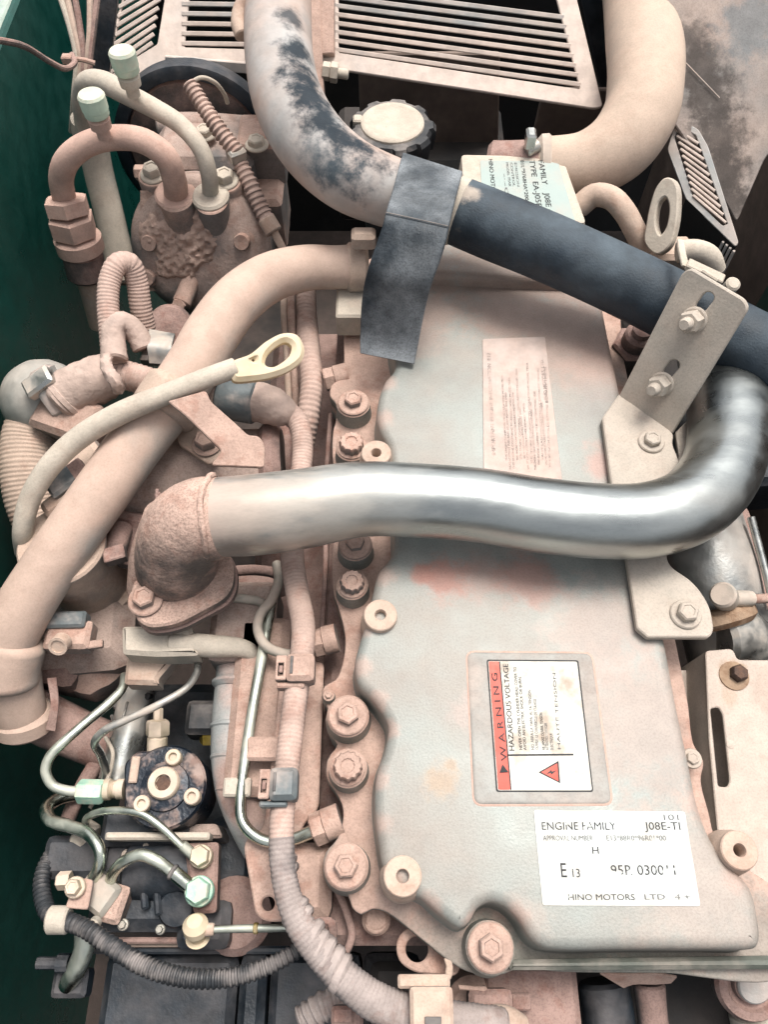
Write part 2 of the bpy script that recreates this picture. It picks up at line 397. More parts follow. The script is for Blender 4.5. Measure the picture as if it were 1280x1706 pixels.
mat('heat_shield', (.42, .39, .34), .45, .15, (.56, .465, .395), .62, 10, .14, 400, .08, edge=.3, tone=.25, speck=.12,
    stains_shade=((1222, 1122, -40, 13, (.38, .22, .12), .85), (1215, 1160, -40, 10, (.44, .31, .22), .5)))
mat('rust', (.05, .033, .028), .6, .2, (.14, .08, .055), .4, 80, .6, 500)
mat('cast_grey', (.17, .165, .16), .5, .25, (.44, .33, .28), .55, 20, .45, 300, .14, up=.6, edge=.14, tone=.45, speck=.2)
mat('tape_grey', (.13, .115, .11), .5, 0, (.42, .35, .32), .55, 40, .7, 220, .15, up=.5)
mat('green_lip', (.30, .42, .36), .4, 0, (.45, .48, .42), .4, 10, .1)  # pale copy of the green paint; glare on the top edge is painted in
mat('dome_grey', (.36, .365, .34), .4, .3, (.46, .41, .36), .4, 14, .1, edge=.25)
mat('rust_ring', (.20, .11, .06), .8, .1, (.36, .25, .17), .5, 80, .4, 500)
mat('exhaust', (.34, .35, .34), .35, .8, (.46, .40, .35), .38, 14, .2)
mat('louvre', (.36, .39, .39), .4, .2, (.58, .49, .43), .5, 14, .15, edge=.25)
mat('louvre_dusty', (.50, .46, .43), .5, .1, (.64, .53, .46), .66, 14, .15, edge=.25)
mat('green_paint', (.003, .058, .046), .3, 0, (.012, .07, .056), .25, 3, .03, up=.2, edge=.4, spec=.5)
mat('shroud', (.13, .10, .085), .6, 0, (.24, .185, .155), .6, 8, .2)
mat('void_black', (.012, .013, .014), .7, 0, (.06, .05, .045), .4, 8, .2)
mat('pit', (.02, .02, .02), .8, 0, (.10, .075, .065), .5, 6, .3)
mat('runner_grey', (.36, .375, .365), .5, .15, (.48, .335, .285), .33, 12, .25, edge=.12, tone=.6, speck=.15)
mat('front_rim', (.12, .13, .11), .55, .1, (.30, .27, .23), .4, 30, .3, up=.2, edge=.15)
mat('white_label', (.66, .70, .68), .45, 0, (.56, .53, .47), .36, 30, .03, var=.02)
mat('cream_label', (.62, .60, .53), .5, 0, (.44, .36, .29), .40, 45, .1, up=0, edge=.12, var=.04)
mat('red_label', (.60, .085, .055), .5, 0, (.66, .25, .2), .3, 60, .05, up=0, var=.05)
mat('mint_label', (.36, .43, .40), .45, 0, (.46, .43, .38), .35, 25, .03, up=0, var=.02)
mat('pink_plaque', (.50, .405, .36), .5, .1, (.56, .43, .37), .5, 30, .2, up=0)
mat('ink', (.02, .02, .022), .6, 0, None, bump=0)
mat('ink_worn', (.03, .03, .033), .6, 0, (.66, .69, .66), .34, 160, 0, up=0, edge=.05)
mat('ink_faded', (.20, .17, .155), .6, 0, (.54, .42, .365), .55, 150, 0, up=0, edge=.1)
mat('ink_grey', (.12, .12, .12), .6, 0, (.60, .60, .56), .33, 120, 0, up=0, edge=.1)

# ================================================================== SETTING
def quad(a, b, c, d): return G().add([a, b, c, d], [(0, 1, 2, 3)])
gsp = thing('green_side_panel', 'smooth dark green body panel along the left of the engine bay', 'panel', V((-345, 200, -600)))
put('panel_sheet', box((-345, 200, -254), 8, 1500, 700, bev=3), 'green_paint', gsp)
put('panel_glare_lip', box((-376, 200, 88), 62, 1500, 16, bev=5), 'green_lip', gsp)  # added lip, coloured to show glare along the panel's top edge
put('bay_floor', box((0, 200, -560), 1500, 1900, 10), 'pit', kind='structure')
# rear bulkhead behind fan and radiator: dark
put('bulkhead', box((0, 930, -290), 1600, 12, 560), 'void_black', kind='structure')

# ================================================================== CYLINDER HEAD COVER
Z0 = HZ(0)
hz = lambda pts, z: [HZ(z).uv(*p[:2]) for p in pts]
cov = thing('cylinder_head_cover', 'large grey-green cylinder head cover dusted pink, carrying the stickers', 'engine cover', (820, 1100, -60))
top_px = [(655, 470), (650, 560), (657, 612), (640, 634), (627, 690), (633, 715), (645, 740), (652, 790), (655, 860), (653, 921), (630, 951), (621, 985), (612, 1025), (597, 1075), (590, 1108), (596, 1138), (622, 1166),
          (646, 1206), (641, 1247), (629, 1280), (624, 1312), (624, 1352), (630, 1402), (640, 1450), (668, 1483), (702, 1497), (737, 1527), (768, 1546), (785, 1534), (796, 1514), (816, 1503), (842, 1510), (867, 1533), (884, 1562), (905, 1578), (940, 1583), (1062, 1582),
          (1180, 1582), (1252, 1582), (1266, 1578), (1271, 1564), (1268, 1530), (1254, 1478), (1218, 1438), (1190, 1400), (1168, 1345), (1150, 1263), (1131, 1176), (1112, 1075), (1085, 960), (1060, 850), (1048, 760), (1036, 660), (1020, 580), (1004, 500), (992, 440), (900, 405), (780, 400), (690, 420)]
lp = [tuple(q) for q in crom([V(q) for q in ccw(hz(top_px, 0))], True, 3.0)]
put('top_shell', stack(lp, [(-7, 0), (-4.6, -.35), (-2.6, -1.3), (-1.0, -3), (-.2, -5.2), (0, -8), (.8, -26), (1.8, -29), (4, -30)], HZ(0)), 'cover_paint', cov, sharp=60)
fl_px = [(575, 470), (573, 560), (569, 630), (553, 642), (550, 660), (560, 674), (560, 700), (555, 720), (554, 760), (560, 800), (560, 890), (554, 915), (556, 990), (563, 1010), (575, 1060), (572, 1100), (560, 1132), (541, 1143), (536, 1160), (546, 1180), (542, 1200), (550, 1225), (562, 1240), (546, 1265), (545, 1298), (560, 1320),
         (572, 1350), (563, 1395), (543, 1420), (539, 1450), (552, 1477), (580, 1492), (587, 1512), (602, 1523), (620, 1514), (642, 1518), (700, 1562), (745, 1598), (780, 1618), (830, 1624), (870, 1612), (930, 1618), (1100, 1620), (1310, 1622), (1310, 1500), (1200, 1412), (1180, 1350), (1168, 1300), (1172, 1268), (1156, 1240),
         (1146, 1170), (1128, 1080), (1090, 900), (1060, 700), (1040, 600), (1015, 470), (900, 400), (690, 400)]
fp = [tuple(q) for q in crom([V(q) for q in ccw(hz(fl_px, -30))], True, 3.5)]
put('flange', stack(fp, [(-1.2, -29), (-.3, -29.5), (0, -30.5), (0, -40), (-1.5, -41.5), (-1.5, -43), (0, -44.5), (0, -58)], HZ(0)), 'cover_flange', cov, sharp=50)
# raised far end of the cover
rp = fillet([Z0.uv(640, 470), Z0.uv(1003, 488), Z0.uv(985, 430), Z0.uv(880, 395), Z0.uv(640, 405)], 8)
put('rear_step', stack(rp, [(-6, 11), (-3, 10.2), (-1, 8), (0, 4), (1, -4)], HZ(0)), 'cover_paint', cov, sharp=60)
# cast bosses with their flange bolts
def bolt_on(parent, px, py, z, w, n=6, rise=16, mat_='dust_pink', boss='cover_flange', k=.58, bname='bolt', h=None, a0=None):
    r = w / 2 * mpp(py, z); c = P(px, py, z)
    if boss: put('boss', lathe([(r * 1.22, -rise - 4), (r * 1.1, -rise * .6), (r * 1.07, -1), (r * .98, 0), (0, 0)], c, (0, 0, 1), 28), boss, parent)
    if n == 12: return put(bname, bolt_g(c, (0, 0, 1), r * .98, r * .78, h or r * .62, 12, 0, 1.6), mat_, parent)
    return put(bname, bolt_g(c, (0, 0, 1), r, r * k, h or r * .5, 6, a0), mat_, parent)
for (x, y, w_, n) in ((589, 672, 52, 6), (586, 745, 50, 12), (592, 908, 54, 6), (587, 974, 50, 12), (580, 1192, 66, 6), (580, 1279, 60, 12), (577, 1443, 70, 6), (817, 1578, 76, 6)):
    bolt_on(cov, x, y, -14, w_, n)
for (x, y, w_) in ((627, 754, 50), (634, 1024, 56), (671, 1459, 64), (1233, 1416, 62)):
    r = w_ / 2 * mpp(y, 5); c = P(x, y, 5)
    put('standoff_bush', lathe([(r * 1.25, -22), (r * 1.12, -8), (r, -6), (r, -.8), (r * .94, 0), (r * .36, 0), (r * .32, -.8), (r * .32, -24), (0, -24)], c, (0, 0, 1), 32), 'dust_beige', cov)
put('edge_bolt', bolt_g(P(1152, 1264, -16), (0, 0, 1), 6.5, 4.2, 2.5), 'zinc_dull', cov)
bolt_on(cov, 548, 1160, -26, 20, 6, 6, 'cover_flange', 'cover_flange')
put('front_rim', plate(fillet([HZ(-20).uv(850, 1598), HZ(-20).uv(1330, 1591), HZ(-20).uv(1330, 1614), HZ(-20).uv(850, 1616)], 2), HZ(-20), 14, 2.2), 'front_rim', cov)
# embossed panel around the warning sticker, stickers
def px_loop(pl, pts, r=0): return fillet([pl.uv(*p[:2]) for p in pts], r)
put('embossed_panel', stack(px_loop(Z0, [(779, 1087), (985, 1089), (1019, 1338), (791, 1339)], 5), [(-2, 1.0), (-1, .9), (0, .5), (.6, -.4)], Z0), 'plaque_paint', cov, sharp=60)
put('panel_grime', stack(px_loop(Z0, [(776, 1084), (988, 1086), (1023, 1342), (788, 1343)], 6), [(-1.5, .25), (0, .12), (.3, -.3)], Z0), 'pipe_pink', cov, sharp=60)
XD = (1, 0, 0); YD = (0, 1, 0)
def size_at(y, pxs, z=0): return pxs * mpp(y, z)
# -- warning sticker
ws = put('warning_sticker', plate(px_loop(Z0, [(813, 1102), (961, 1103), (986, 1317), (829, 1317)], 1.2), Z0, .3, .08, h0=1.35), 'cream_label', cov, label='worn cream sticker with red strip reading warning hazardous voltage')
put('border', plate(px_loop(Z0, [(810.5, 1099.5), (963.5, 1100.5), (988.5, 1319.5), (826.5, 1319.5)], 1.6), Z0, .2, .05, h0=1.2), 'ink', ws)
put('red_strip', plate(px_loop(Z0, [(814, 1103), (831, 1103), (850, 1316), (830, 1316)], .8), Z0, .2, .05, h0=1.55), 'red_label', ws)
put('strip_line', plate([Z0.uv(831, 1103), Z0.uv(833, 1103), Z0.uv(852, 1316), Z0.uv(850, 1316)], Z0, .2, .03, h0=1.5), 'ink', ws)
put('divider_line', plate([Z0.uv(846, 1257), Z0.uv(955, 1256), Z0.uv(955, 1259), Z0.uv(846, 1260)], Z0, .2, .03, h0=1.5), 'ink', ws)
def vtext(parent, s, x0, y0, x1, y1, hpx, m, h=1.7, name='lettering', fwd=True, track=1.0):
    """lettering running from photo point 0 to photo point 1 on the cover top"""
    a, b = P(x0, y0, 0), P(x1, y1, 0); L = (b - a).length; sz = hpx * mpp((y0 + y1) / 2) / .7
    g = text_g(s, sz, Z0, a, b - a, h, 1.0, track=track)
    d = (b - a).normalized(); ext = max((v - a).dot(d) for v in g.v); k = L / ext
    for v in g.v: v += d * ((v - a).dot(d) * (k - 1))
    return put(name, g, m, parent)
vtext(ws, 'W A R N I N G', 845, 1268, 828, 1122, 10, 'ink', 1.9)
tg = G().add([P(x, y, 0) + V((0, 0, 1.9)) for x, y in ((837, 1274), (832, 1288), (847, 1287))], [(0, 1, 2)]); put('warning_triangle', tg, 'ink', ws)
vtext(ws, 'HAZARDOUS VOLTAGE', 857, 1252, 846, 1107, 8.5, 'ink')
for k, (s, xa, xb, e) in enumerate((('NEVER OPEN THE CYLINDER HEAD COVER TO', 870, 860, 1112), ('AVOID AN ELECTRIC SHOCK OR BURN.', 877, 868, 1128), ('NO ABRA LA TAPA. ALTA TENSION', 890, 884, 1150), ('OUVRIR LE COUVERCLE DE CULASSE', 897, 893, 1165), ('NE JAMAIS OUVRIR. TENSION', 908, 903, 1188), ('ATTENTION DANGER', 914, 911, 1205), ('ELECTRIQUE', 922, 920, 1222), ('HAUTE TENSION', 934, 925, 1122))):
    vtext(ws, s, xa, 1250, xb, e, 4.8, 'ink' if k in (0, 1, 4) else 'ink_grey')
put('hazard_triangle', plate([Z0.uv(897, 1287), Z0.uv(930, 1268), Z0.uv(933, 1305)], Z0, .2, .04, h0=1.6), 'ink', ws)
put('hazard_triangle_red', plate([Z0.uv(901, 1287), Z0.uv(928, 1272), Z0.uv(930, 1302)], Z0, .2, .04, h0=1.75), 'red_label', ws)
put('lightning_mark', G().add([P(x, y, 0) + V((0, 0, 1.95)) for x, y in ((910, 1290), (918, 1283), (919, 1286), (927, 1284), (918, 1291), (917, 1288))], [(0, 1, 2), (0, 2, 5), (2, 3, 4), (2, 4, 5)]), 'ink', ws)
# -- white sticker
wl = put('engine_family_sticker', plate(px_loop(Z0, [(889, 1349), (1141, 1352), (1167, 1509), (904, 1508)], 1.5), Z0, .3, .08, h0=.45), 'white_label', cov, label='white engine family sticker with worn black print')
def ht(s, x0, y, x1, hpx, m='ink_worn', y1=None): vtext(wl, s, x0, y, x1, y1 or y, hpx, m, .75)
ht('101', 1102, 1366, 1131, 9, 'ink_grey'); ht('ENGINE FAMILY', 902, 1382, 1027, 12); ht('J08E-TI', 1076, 1382, 1134, 12)
ht('APPROVAL NUMBER', 905, 1400, 988, 8, 'ink_grey'); ht('E13*88R0*96R01*00', 1010, 1400, 1110, 8, 'ink_grey'); ht('H', 986, 1422, 998, 11)
ht('E', 934, 1461, 945, 22, 'ink'); ht('13', 951, 1461, 967, 13); ht('95R-030011', 1018, 1457, 1126, 15); ht('HINO MOTORS', 946, 1499, 1058, 9); ht('LTD.  4 +', 1073, 1498, 1150, 8, 'ink_grey')
# -- emission plaque, print running upwards
ep = put('information_plaque', plate(px_loop(Z0, [(804, 566), (908, 562), (938, 812), (806, 812)], 2), Z0, .8, .25, h0=.9), 'pink_plaque', cov, label='pinkish metal plaque with faded print running up the cover')
vtext(ep, 'IMPORTANT ENGINE INFORMATION  E13', 826, 760, 817, 590, 6, 'ink_faded', 1.15)
for k in range(13):
    x = 838 + k * 6; a = 785 - random.randint(0, 25); e = 600 + random.randint(0, 90)
    vtext(ep, random.choice(['THIS ENGINE CONFORMS TO REGULATIONS MODEL YEAR', 'DISPLACEMENT FUEL RATE AT ADV POWER IDLE SPEED', 'VALVE LASH (COLD) INTAKE EXHAUST TIMING']), x + 8, a, x, e, 3.4, 'ink_faded', 1.15)
vtext(ep, 'HINO MOTORS, LTD.', 914, 672, 905, 600, 6, 'ink_faded', 1.15)
# head casting below the cover
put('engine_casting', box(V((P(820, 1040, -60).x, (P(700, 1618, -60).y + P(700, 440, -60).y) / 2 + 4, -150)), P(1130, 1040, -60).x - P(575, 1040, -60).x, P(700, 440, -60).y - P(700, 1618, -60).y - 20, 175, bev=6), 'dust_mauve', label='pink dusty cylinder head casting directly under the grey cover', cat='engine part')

# ================================================================== BIG PIPES OVER THE COVER
ip = thing('intake_pipe', 'polished silver bent intake pipe crossing over the engine cover', 'pipe', (290, 1000, -20))
put('tube', tube([(352, 862, 36, 132), (420, 858, 38, 136), (500, 848, 39, 134), (600, 832, 40, 126), (700, 834, 40, 124), (800, 842, 40, 124), (900, 858, 40, 126), (1000, 868, 39, 126), (1080, 866, 37, 127), (1145, 845, 33, 128), (1190, 803, 26, 130), (1212, 750, 18, 132), (1216, 690, 8, 134), (1208, 635, -6, 136), (1200, 590, -20, 136)], None, 40, 3), 'chrome', ip, sharp=80)
put('weld_bead', tube([P(352, 862, 36) + V((0, 28.6 * math.cos(a), 28.6 * math.sin(a))) + V((4 * math.sin(a * 3) * .3, 0, 0)) for a in [i * math.pi / 14 for i in range(-14, 15)]], 2.3, 8, 2.5, lump=.25), 'cast_pink', ip)
put('elbow', tube([(368, 864, 36, 138), (340, 866, 34, 144), (314, 880, 26, 144), (301, 902, 12, 140), (296, 925, -4, 138), (296, 940, -18, 138)], None, 36, 3), 'cast_pink', ip, sharp=80)
put('gusset', tube([(306, 880, 4, 140), (272, 935, -22, 112), (243, 990, -46, 66)], None, 28, 3), 'cast_pink', ip, sharp=80)
FLZ = HZ(-16)
fo = fillet([(*FLZ.uv(212, 1000), 16), (*FLZ.uv(236, 1046), 14), (*FLZ.uv(292, 1040), 26), (*FLZ.uv(386, 990), 12), (*FLZ.uv(392, 930), 26), (*FLZ.uv(330, 870), 20), (*FLZ.uv(250, 890), 20)], 0, 7)
put('flange', plate(fo, FLZ, 9, 1.6), 'cast_pink', ip)
put('flange_gasket', plate(offset(ccw(fo), 1.0), HZ(-26), 8, 1.2), 'dust_mauve', ip)
put('bolt', bolt_g(P(243, 1000, -15), (0, 0, 1), 12.5, 8.2, 7, 6, .45), 'dust_pink', ip)
put('casting_mark', beam(P(276, 954, 10), P(322, 948, 10), 4, 4, (0, -.6, .8)), 'dust_beige', ip)

# dusty S pipe with dark hose
sp = thing('air_pipe', 'long dusty pipe with bare black patches curving from the top to the right', 'pipe', (520, 300, 30))
put('bare_tube', tube([(462, -60, 105, 112), (463, 20, 104, 112), (466, 100, 100, 114), (482, 172, 95, 118), (522, 240, 88, 120), (578, 290, 80, 118), (640, 318, 72, 112), (700, 335, 66, 106), (770, 355, 62, 104)], None, 40, 4), 'pipe_bare', sp, sharp=80)
put('tube_bead', tube([(752, 349, 63, 110), (766, 355, 62, 110)], None, 36, 2), 'dust_cream', sp)
put('dark_hose', tube([(764, 353, 62, 108), (820, 376, 60, 110), (900, 408, 58, 110), (1000, 452, 50, 110), (1100, 500, 42, 112), (1200, 552, 34, 116), (1320, 615, 28, 120)], None, 40, 4), 'rubber_dark', sp, sharp=80)
put('hose_collar', tube([(404, 60, 100, 26), (398, 40, 104, 26), (402, 15, 110, 26), (420, -8, 118, 26), (450, -25, 122, 26)], None, 16), 'dust_beige', sp)

# folded dark strap
st = thing('pipe_strap', 'wide folded dark steel strap bridging over the dusty pipe', 'bracket', (645, 580, 2))
def ribbon(L, R, t, step=3):
    """strip between two lists of world points, thickness t downwards along its normal"""
    l = crom(L, False, step); n = len(l); r = crom(R, False, step)
    rs = [r[min(len(r) - 1, round(i * (len(r) - 1) / (n - 1)))] for i in range(n)]
    g = G(); vs = []
    for i in range(n):
        d = (l[min(i + 1, n - 1)] - l[max(i - 1, 0)]); w_ = rs[i] - l[i]; nn = w_.cross(d).normalized()
        if nn.dot(CAM - l[i]) < 0: nn = -nn
        b = w_.normalized() * min(.8, t * .2)
        vs += [l[i] + b, rs[i] - b, rs[i] - nn * t * .2, rs[i] - nn * t * .8, rs[i] - b - nn * t, l[i] + b - nn * t, l[i] - nn * t * .8, l[i] - nn * t * .2]
    fs = []
    for i in range(n - 1):
        for j in range(8): k = (j + 1) % 8; fs.append((i * 8 + j, i * 8 + k, (i + 1) * 8 + k, (i + 1) * 8 + j))
    fs += [tuple(range(8)), tuple(range((n - 1) * 8, n * 8))[::-1]]
    g.add(vs, fs)
    # orientation
    a, b_, c_ = g.v[fs[0][0]], g.v[fs[0][1]], g.v[fs[0][2]]
    if (b_ - a).cross(c_ - a).dot(CAM - a) < 0: g.f = [f[::-1] for f in g.f]
    return g
put('strap_band', ribbon([P(671, 254, 96), P(656, 310, 101), P(644, 350, 101), P(638, 374, 98), P(628, 404, 88), P(612, 452, 70), P(603, 500, 44), P(600, 560, 14), P(600, 588, 6)], [P(771, 286, 96), P(757, 340, 101), P(749, 374, 101), P(744, 398, 98), P(735, 428, 88), P(719, 474, 70), P(707, 520, 44), P(695, 580, 14), P(690, 606, 6)], 4), 'strap_dark', st, sharp=25)
put('crease', ribbon([P(643, 353, 102), P(694, 364, 102), P(747, 376, 102)], [P(643, 354.5, 102), P(694, 365.5, 102), P(747, 377.5, 102)], .5), 'black_plastic', st)
put('strap_foot', box(P(590, 520, -12), 30, 34, 26, bev=2), 'dust_cream', st)

# right bracket
rb = thing('slotted_bracket', 'thick beige bent bracket with two slotted studs holding the dark hose', 'bracket', (1090, 740, 2))
pu = plane3((1032, 659, 8), (1122, 719, 8), (1195, 470, 104))
pl_ = HZ(8)
s1, s2 = pu.uv(1174, 504), pu.uv(1118, 615)
sang = math.atan2(pu.uv(1185, 490)[1] - s1[1], pu.uv(1185, 490)[0] - s1[0])
up_out = fillet([(*pu.uv(1030, 663), 0), (*pu.uv(1120, 723), 0), (*pu.uv(1247, 515), 5), (*pu.uv(1240, 500), 3), (*pu.uv(1150, 447), 3), (*pu.uv(1137, 455), 5)], 0)
put('upper_plate', plate(up_out, pu, 5, .9, holes=[slot(s1, sang, 7, 4.2), slot(s2, sang, 7, 4.2)]), 'plate_paint', rb)
lo = fillet([(*pl_.uv(1032, 656), 0), (*pl_.uv(1124, 722), 6), (*pl_.uv(1120, 738), 6), (*pl_.uv(1134, 772), 8), (*pl_.uv(1136, 800), 5), (*pl_.uv(1108, 938), 10), (*pl_.uv(1158, 970), 18), (*pl_.uv(1184, 1010), 16), (*pl_.uv(1190, 1048), 4), (*pl_.uv(1184, 1061), 3),
              (*pl_.uv(1080, 1061), 1), (*pl_.uv(1062, 1046), 1), (*pl_.uv(1040, 900), 2), (*pl_.uv(1018, 800), 2), (*pl_.uv(1004, 696), 2)], 0, 6)
put('lower_plate', plate(lo, pl_, 6, .9), 'plate_paint', rb)
put('rear_leg', plate(fillet([HZ(-2).uv(1126, 720), HZ(-2).uv(1146, 700), HZ(-2).uv(1152, 770), HZ(-2).uv(1150, 810), HZ(-2).uv(1128, 810), HZ(-2).uv(1132, 760)], 1), HZ(-2), 4), 'plate_paint', rb)
put('bolt', bolt_g(P(1085, 737, 8), (0, 0, 1), 10, 6.6, 5, 6, .3), 'plate_paint', rb)
put('bolt', bolt_g(P(1142, 1024, 8), (0, 0, 1), 10.5, 7.2, 6, 6, .1), 'plate_paint', rb)
for s, q in ((s1, (1157, 533)), (s2, (1103, 640))):
    c = pu.hit(*q)
    put('stud_nut', lathe([(9.4, 0), (9.4, 1.6), (8.4, 2.2), (8.4, 2.4)], c, pu.n, 28).join(lathe([(7.9, 2), (8.1, 3), (8.1, 12.5), (7, 14), (4.6, 14)], c, pu.n, 6, .3)).join(lathe([(4.3, 13), (4.3, 14.6), (4.7, 15), (4.2, 15.6), (4.7, 16.2), (4.2, 16.8), (4.7, 17.4), (4.2, 18), (4.7, 18.6), (4.3, 21), (3.4, 22.5), (0, 22.5)], c, pu.n, 18)), 'plate_paint', rb)
# worm clamp band round the dark hose behind the bracket
hc = thing('hose_clamp', 'pale hose clamp around the dark hose behind the bent bracket', 'clamp', (1185, 470, 40))
put('clamp_tab', beam(P(1145, 440, 88), P(1205, 468, 84), 9, 5), 'dust_cream', hc)
put('clamp_screw', tube([(1170, 452, 92, 10), (1195, 468, 90, 10)], None, 10), 'dust_cream', hc)
put('clamp_end', lathe([(5.5, 0), (5.5, 8), (4, 9.5), (0, 9.5)], P(1214, 482, 70), (0, -.3, 1), 20), 'dust_cream', hc)
put('clamp_tongue', ribbon([P(1130, 398, 88), P(1132, 415, 90), P(1138, 442, 88)], [P(1140, 400, 86), P(1143, 418, 88), P(1150, 446, 86)], 2), 'dust_cream', hc)

# thick beige hose, upper right
uh = thing('upper_hose', 'thick smooth beige hose bending down from the top right', 'hose', (930, 300, -10))
put('hose', tube([(1062, -120, 60, 128), (1070, -20, 58, 128), (1074, 60, 54, 126), (1076, 130, 48, 124), (1066, 192, 38, 122), (1030, 245, 24, 116), (975, 275, 12, 104), (900, 282, 4, 96)], None, 40, 4), 'hose_beige', uh, sharp=80)
put('clamp', tube([(915, 281, 5, 106), (903, 282, 4, 106)], None, 32, 3), 'zinc_dull', uh)
put('clamp_screw', tube([(878, 252, 30, 22), (896, 243, 32, 22)], None, 14), 'steel', uh)
put('clamp_lug', box(P(884, 232, 40), 9, 14, 16, bev=2), 'steel', uh)
put('pipe_stub', tube([(905, 282, 4, 92), (850, 285, 2, 92), (820, 285, 0, 92)], None, 28), 'dust_mauve', uh)

# small nameplate on a pedestal
npz = 26
NP = HZ(npz)
np_ = thing('nameplate', 'pale green printed plate standing behind the dark hose', 'plate', (870, 330, 0))
put('pedestal', stack(px_loop(NP, [(768, 257), (938, 260), (978, 372), (776, 372)], 5), [(-2, npz), (-.6, npz - .6), (0, npz - 3), (2, 0), (2, -15)], Plane((0, 0, 0), (0, 0, 1))), 'dust_cream', np_, sharp=50)
npf = put('face', plate(px_loop(NP, [(800, 268), (930, 270), (962, 380), (806, 380)], 2), NP, .6, .15, h0=.5), 'mint_label', np_)
def nt_(s, x0, y0, x1, y1, hpx, m='ink'):
    a, b = P(x0, y0, npz), P(x1, y1, npz); g = text_g(s, hpx * mpp(y0, npz) / .7, NP, a, b - a, .8)
    d = (b - a).normalized(); e = max((v - a).dot(d) for v in g.v); k = (b - a).length / e
    for v in g.v: v += d * ((v - a).dot(d) * (k - 1))
    put('lettering', g, m, npf)
nt_('FAMILY    J08E', 897, 268, 910, 346, 9); nt_('TYPE  EA-J05E', 882, 268, 894, 346, 9); nt_('81L*9768HA*2004', 867, 268, 876, 340, 6, 'ink')
for k, s in enumerate(('EMISSION', 'CONTROL', 'MODEL YEAR')): nt_(s, 857 - 7 * k, 272, 862 - 7 * k, 312, 4, 'ink_grey')
nt_('---C', 838, 290, 842, 328, 6, 'ink_grey'); nt_('HINO MOTORS', 814, 266, 820, 330, 7)

# ================================================================== TOP: GUARDS, PANELS, CAP
def louvre(parent, a, b, w, t, n, m='louvre'): put('slat', beam(a, b, w, t, n, .5), m, parent)
gp = plane3((545, 108, 10), (1003, 178, 10), (540, -20, 48))
fg = thing('fan_guard', 'wide horizontal slatted fan guard at the top centre', 'guard', gp.hit(770, 140))
put('frame', plate(fillet([(*gp.uv(538, 112), 2), (*gp.uv(990, 181), 4), (*gp.uv(1005, 178), 4), (*gp.uv(952, -40), 0), (*gp.uv(528, -40), 0)], 0), gp, 4, .8, holes=[fillet([gp.uv(564, 88), gp.uv(967, 149), gp.uv(920, -30), gp.uv(564, -30)], 2)]), 'louvre_dusty', fg)
for i in range(8):
    a = gp.hit(558, 82 - 14.6 * i); b = gp.hit(968 - 4 * i, 141 - 16 * i)
    louvre(fg, a - gp.n * 1, b - gp.n * 1, 4.2, 3, (0, -.75, .66), 'louvre_dusty' if i < 5 else 'louvre')
put('support_strut', beam(gp.hit(523, -20) + gp.n * 6, gp.hit(531, 176) + gp.n * 4, 15, 8, gp.n), 'dust_pink', fg)
put('clamp_block', box(gp.hit(546, 45), 16, 66, 14, (1, 0, 0), gp.n), 'dust_pink', fg)
nb = gp.hit(540, 124) + gp.n * 6
put('nut', lathe([(9, 0), (9, 7), (8, 8), (10, 8.5), (10, 15), (9, 16)], nb, (1, -.1, -.1), 6).join(lathe([(5, 14), (5, 26), (4, 27), (0, 27)], nb, (1, -.1, -.1), 14)), 'dust_cream', fg)
lg = plane3((165, 122, 20), (410, 108, 20), (300, 0, 55))
sg = thing('side_guard', 'angled slatted guard at the top left beside the cable bundle', 'guard', lg.hit(260, 110))
put('frame', plate(fillet([(*lg.uv(166, 122), 2), (*lg.uv(178, 142), 3), (*lg.uv(234, 130), 2), (*lg.uv(280, 98), 4), (*lg.uv(416, 108), 0), (*lg.uv(416, -40), 0), (*lg.uv(216, -40), 0)], 0), lg, 4, .8,
    holes=[fillet([lg.uv(212, -25), lg.uv(188, 78), lg.uv(182, 122), lg.uv(262, 74), lg.uv(278, -25)], 2), fillet([lg.uv(318, -25), lg.uv(307, 79), lg.uv(412, 82), lg.uv(412, -25)], 2)]), 'louvre_dusty', sg)
for i in range(9):
    a = lg.hit(184 + 1.9 * i, 122 - 15.5 * i); b = lg.hit(254 + 2.6 * i, 72 - 14.5 * i)
    louvre(sg, a, b, 3.6, 3, (0.2, -.7, .66), 'louvre_dusty')
for i in range(6): louvre(sg, lg.hit(303, 73 - 16.5 * i), lg.hit(414, 75 - 16.5 * i), 4.2, 3, (0, -.75, .66), 'louvre_dusty' if i < 3 else 'louvre')
put('lower_lip', beam(lg.hit(276, 100) - lg.n * 2, lg.hit(418, 112) - lg.n * 2, 10, 8, (0, -.9, .3)), 'louvre', sg)
rg = Plane(P(1170, 300, 0), (-.4, -.5, .77))
rgd = thing('corner_guard', 'slanted slatted guard at the right below the dusty panel', 'guard', rg.hit(1200, 390))
put('frame', plate(fillet([rg.uv(1128, 196), rg.uv(1164, 216), rg.uv(1180, 244), rg.uv(1231, 404), rg.uv(1226, 412), rg.uv(1143, 332), rg.uv(1112, 250)], 3), rg, 4, .6, holes=[fillet([rg.uv(1132, 210), rg.uv(1160, 226), rg.uv(1213, 374), rg.uv(1204, 376), rg.uv(1156, 330), rg.uv(1124, 230)], 1.5)]), 'louvre', rgd)
for i in range(11):
    t = i / 10; louvre(rgd, rg.hit(1125 + 30 * t, 216 + 110 * t), rg.hit(1164 + 46 * t, 240 + 132 * t), 2.4, 3, rg.n, 'louvre_dusty')
put('side_wall', quad(rg.hit(1143, 332), rg.hit(1228, 410), rg.hit(1228, 410) + V((0, 0, -90)), rg.hit(1143, 332) + V((0, 0, -90))), 'void_black', rgd)
